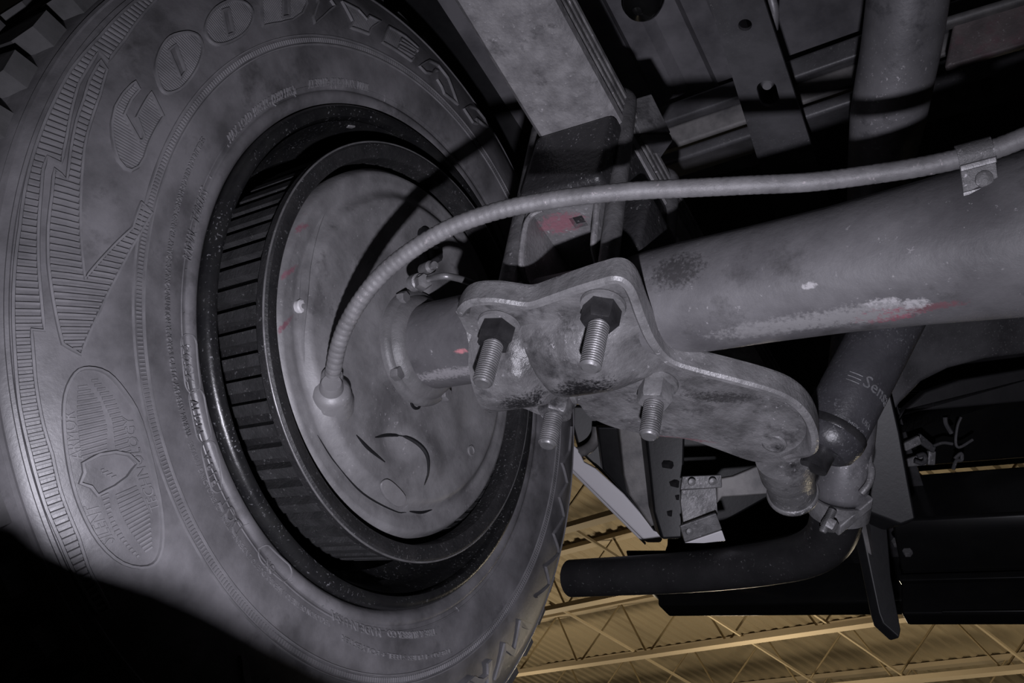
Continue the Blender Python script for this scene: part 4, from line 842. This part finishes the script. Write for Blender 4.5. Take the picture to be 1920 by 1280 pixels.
# blade-shaped hitch bracket
hb = thing('bumper_bracket', 'tall black blade bracket hanging down to a pointed tip beside the bumper', 'bracket', at(1670, 1150, D=1.08))
pl = [at(1592, 930, D=1.10), at(1660, 930, D=1.10), at(1672, 1080, D=1.08), at(1690, 1180, D=1.06), at(1687, 1197, D=1.06), at(1655, 1168, D=1.07), at(1650, 1148, D=1.07), at(1618, 1000, D=1.09)]
mb = MB(); mb.prism(pl, (0.012, -0.008, 0)); mb.build('blade', 'black_rubber', hb, True, 0.002)
pl = [at(1618, 700, D=1.06), at(1662, 690, D=1.06), at(1690, 810, D=1.05), at(1706, 900, D=1.05), at(1720, 975, D=1.05), at(1690, 985, D=1.06), at(1622, 960, D=1.07)]
mb = MB(); mb.prism(pl, (0.03, -0.03, 0.01)); mb.build('bracket_plate', 'black_rubber', hb, True, 0.004)
mb = MB(); mb.prism([at(1606, 955, D=1.075), at(1618, 955, D=1.075), at(1634, 1040, D=1.075), at(1628, 1036, D=1.075)], (0.0, -0.02, 0.01)); mb.build('bracket_edge', 'worn_crossmember', hb, False)
# dark inner panel with curved lower edge
bpn = thing('rear_body_panel', 'dark pressed inner body panel with a curved lower edge at the right', 'body panel', at(1800, 700, D=1.2))
crv = [(1640, 830), (1660, 800), (1690, 755), (1730, 715), (1780, 690), (1850, 672), (1930, 662), (2010, 655)]
top = [(2010, 560), (1930, 575), (1850, 585), (1760, 590), (1690, 600), (1650, 640)]
mb = MB(); mb.prism([at(*p, D=1.12) for p in crv + top], FWD * 0.02); mb.build('pressed_face', 'frame_paint', bpn, True, 0.006)
mb = MB(); mb.prism([at(*p, D=1.2) for p in [(1640, 850), (1690, 775), (1735, 735), (1800, 712), (1930, 690), (2010, 685), (2010, 745), (1930, 752), (1790, 765), (1700, 772), (1665, 830)]], FWD * 0.02); mb.build('recess_face', 'dark_paint', bpn, True, 0.006)
mb = MB(); mb.prism([at(*p, D=1.30) for p in [(1600, 740), (2010, 720), (2010, 856), (1930, 858), (1700, 876), (1600, 880)]], FWD * 0.03); mb.build('lower_face', 'black_gloss', bpn, True, 0.006)
mb = MB(); mb.box((-0.6, -0.99, 0.87), (0.85, 0, 0), (0, 0.012, 0), (0, 0, 0.40)); mb.build('tailgate_light_block', 'dark_paint', bpn, False)  # unseen panel added to keep shop light from leaking onto the crossmember
# wire clips and hanger above the gap
wc_ = thing('wiring_clip', 'crumpled dark metal hanger with looped wires above the bright gap', 'clip', at(1750, 850, D=1.22))
for i, pl in enumerate(([(1684, 836), (1724, 816), (1730, 832), (1700, 846)], [(1726, 812), (1756, 838), (1752, 850), (1722, 830)], [(1694, 862), (1735, 850), (1738, 872), (1696, 876)], [(1742, 845), (1756, 846), (1754, 872), (1740, 872)])):
    m = MB(); m.prism([at(*p, D=1.20 + 0.01 * i) for p in pl], FWD * 0.008); m.build('hanger_leaf', 'clamp_zinc' if i != 1 else 'frame_paint', wc_, True, 0.0015)
for pts_, rr_ in (([(1772, 782), (1774, 795), (1784, 812)], 0.0028), ([(1802, 782), (1795, 800), (1792, 830), (1800, 838), (1824, 824)], 0.0018), ([(1750, 836), (1768, 830), (1786, 832)], 0.002), ([(1790, 860), (1802, 850), (1803, 862), (1793, 864), (1787, 880)], 0.0024), ([(1720, 855), (1732, 852), (1735, 862), (1728, 868), (1715, 864)], 0.003)):
    m = MB(); m.tube(spline([at(*p, D=1.20) for p in pts_], 5), rr_, 8); m.build('wire_loop', 'frame_paint', wc_)
# light painted quarter panel lip between tyre and bumper
qp = thing('quarter_panel', 'pale painted lower edge of the rear quarter panel slanting behind the tire', 'body panel', at(1160, 950, D=1.34))
mb = MB(); mb.prism([at(1040, 800, D=1.40), at(1084, 842, D=1.385), at(1096, 866, D=1.38), at(1118, 878, D=1.375), at(1170, 925, D=1.36), at(1243, 1008, D=1.335), at(1240, 1017, D=1.335), at(1212, 1017, D=1.34), at(1040, 848, D=1.40)], FWD * 0.02 + Vector((0.02, -0.03, 0.02))); mb.build('panel_lip', 'light_paint', qp, True, 0.003)
mb = MB(); mb.prism([at(1040, 848, D=1.402), at(1212, 1018, D=1.342), at(1210, 1022, D=1.345), at(1040, 854, D=1.405)], FWD * 0.04); mb.build('hem', 'light_paint', qp, True, 0.001)
mb = MB(); mb.tube(spline([at(1076, 848, D=1.40), at(1092, 846, D=1.39), at(1108, 836, D=1.38), at(1118, 820, D=1.37), at(1120, 800, D=1.37)], 5), 0.008, 10); mb.build('fuel_vent_hose', 'worn_crossmember', qp)
ip = thing('inner_panel', 'narrow grey inner body strut beside the quarter panel edge', 'body panel', at(1200, 900, D=1.25))
mb = MB(); mb.prism([at(1160, 800, D=1.27), at(1206, 800, D=1.26), at(1214, 880, D=1.26), at(1229, 985, D=1.26), at(1222, 988, D=1.26), at(1180, 928, D=1.265), at(1170, 890, D=1.27)], FWD * 0.03); mb.build('strut_face', 'worn_crossmember', ip, True, 0.004)
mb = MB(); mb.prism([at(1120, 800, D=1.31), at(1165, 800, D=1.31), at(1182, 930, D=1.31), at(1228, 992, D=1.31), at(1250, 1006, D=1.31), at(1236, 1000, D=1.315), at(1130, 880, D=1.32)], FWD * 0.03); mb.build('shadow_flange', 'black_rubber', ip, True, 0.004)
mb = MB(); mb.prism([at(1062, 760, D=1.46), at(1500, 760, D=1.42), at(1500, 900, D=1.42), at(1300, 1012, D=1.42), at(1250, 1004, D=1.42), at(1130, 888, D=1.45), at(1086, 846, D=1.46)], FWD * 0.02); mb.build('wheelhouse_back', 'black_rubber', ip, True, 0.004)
sh_ = thing('spring_shackle', 'black rear spring shackle column with bolt heads below the anchor plate', 'shackle', at(1245, 920, D=1.2))
mb = MB(); mb.prism([at(1208, 800, D=1.2), at(1285, 800, D=1.19), at(1280, 1010, D=1.17), at(1240, 1012, D=1.18), at(1226, 960, D=1.19)], FWD * 0.05); mb.build('shackle_plate', 'black_rubber', sh_, True, 0.004)
for p in ((1258, 905), (1262, 930), (1245, 870), (1248, 960)):
    m = MB(); hexnut(m, at(*p, D=1.19), -FWD + RIGHT * 0.8, 0.009, 0.012, random.random()); m.build('shackle_bolt', 'bolt_dark', sh_)
hg = thing('exhaust_hanger', 'grey strap hanger with riveted ends beside the tail pipe bend', 'hanger', at(1320, 950, D=1.08))
for pl, D_ in (([(1280, 893), (1353, 890), (1354, 914), (1276, 918)], 1.07), ([(1278, 918), (1343, 914), (1346, 960), (1342, 990), (1282, 985), (1276, 940)], 1.08)):
    m = MB(); m.prism([at(*p, D=D_) for p in pl], FWD * 0.006); m.build('strap', 'clamp_zinc', hg, True, 0.001)
m = MB(); m.prism([at(1275, 986, D=1.06), at(1343, 962, D=1.05), at(1354, 992, D=1.055), at(1284, 1016, D=1.065)], FWD * 0.006); m.build('strap', 'clamp_zinc', hg, True, 0.001)
m = MB(); m.prism([at(1284, 1018, D=1.068), at(1354, 994, D=1.06), at(1361, 1014, D=1.065), at(1320, 1018, D=1.07)], FWD * 0.006); m.build('strap', 'light_paint', hg, True, 0.001)
for p in ((1297, 903), (1336, 902), (1293, 996), (1332, 981)):
    m = MB(); m.lathe([(0.0045, 0), (0.004, 0.0025), (0.0001, 0.004)], at(*p, D=1.06), -FWD, 14); m.build('rivet', 'clamp_zinc', hg)
m = MB(); m.prism([at(1344, 898, D=1.09), at(1375, 893, D=1.09), at(1425, 872, D=1.08), at(1445, 905, D=1.08), at(1440, 926, D=1.08), at(1390, 930, D=1.085), at(1355, 932, D=1.09), at(1344, 945, D=1.09)], FWD * 0.01); m.build('hanger_arm', 'worn_crossmember', hg, True, 0.002)

# ================================================================ FLASH BLOCKER, an unseen beam added below the frame; it keeps the flash off the lower part of the tyre
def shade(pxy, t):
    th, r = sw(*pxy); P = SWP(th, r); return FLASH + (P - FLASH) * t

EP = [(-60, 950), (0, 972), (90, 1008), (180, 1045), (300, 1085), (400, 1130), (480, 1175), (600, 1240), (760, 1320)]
blocker = thing('flash_blocker', 'unseen dark beam added to shade the lower tire from the flash', 'flash blocker', shade((300, 1150), 0.4) - UP * 0.1)
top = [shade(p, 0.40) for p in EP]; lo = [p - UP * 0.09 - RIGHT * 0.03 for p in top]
mb = MB(); mb.prism(top + lo[::-1], -FWD * 0.05); mb.build('blocker_beam', 'dark_paint', blocker, False)
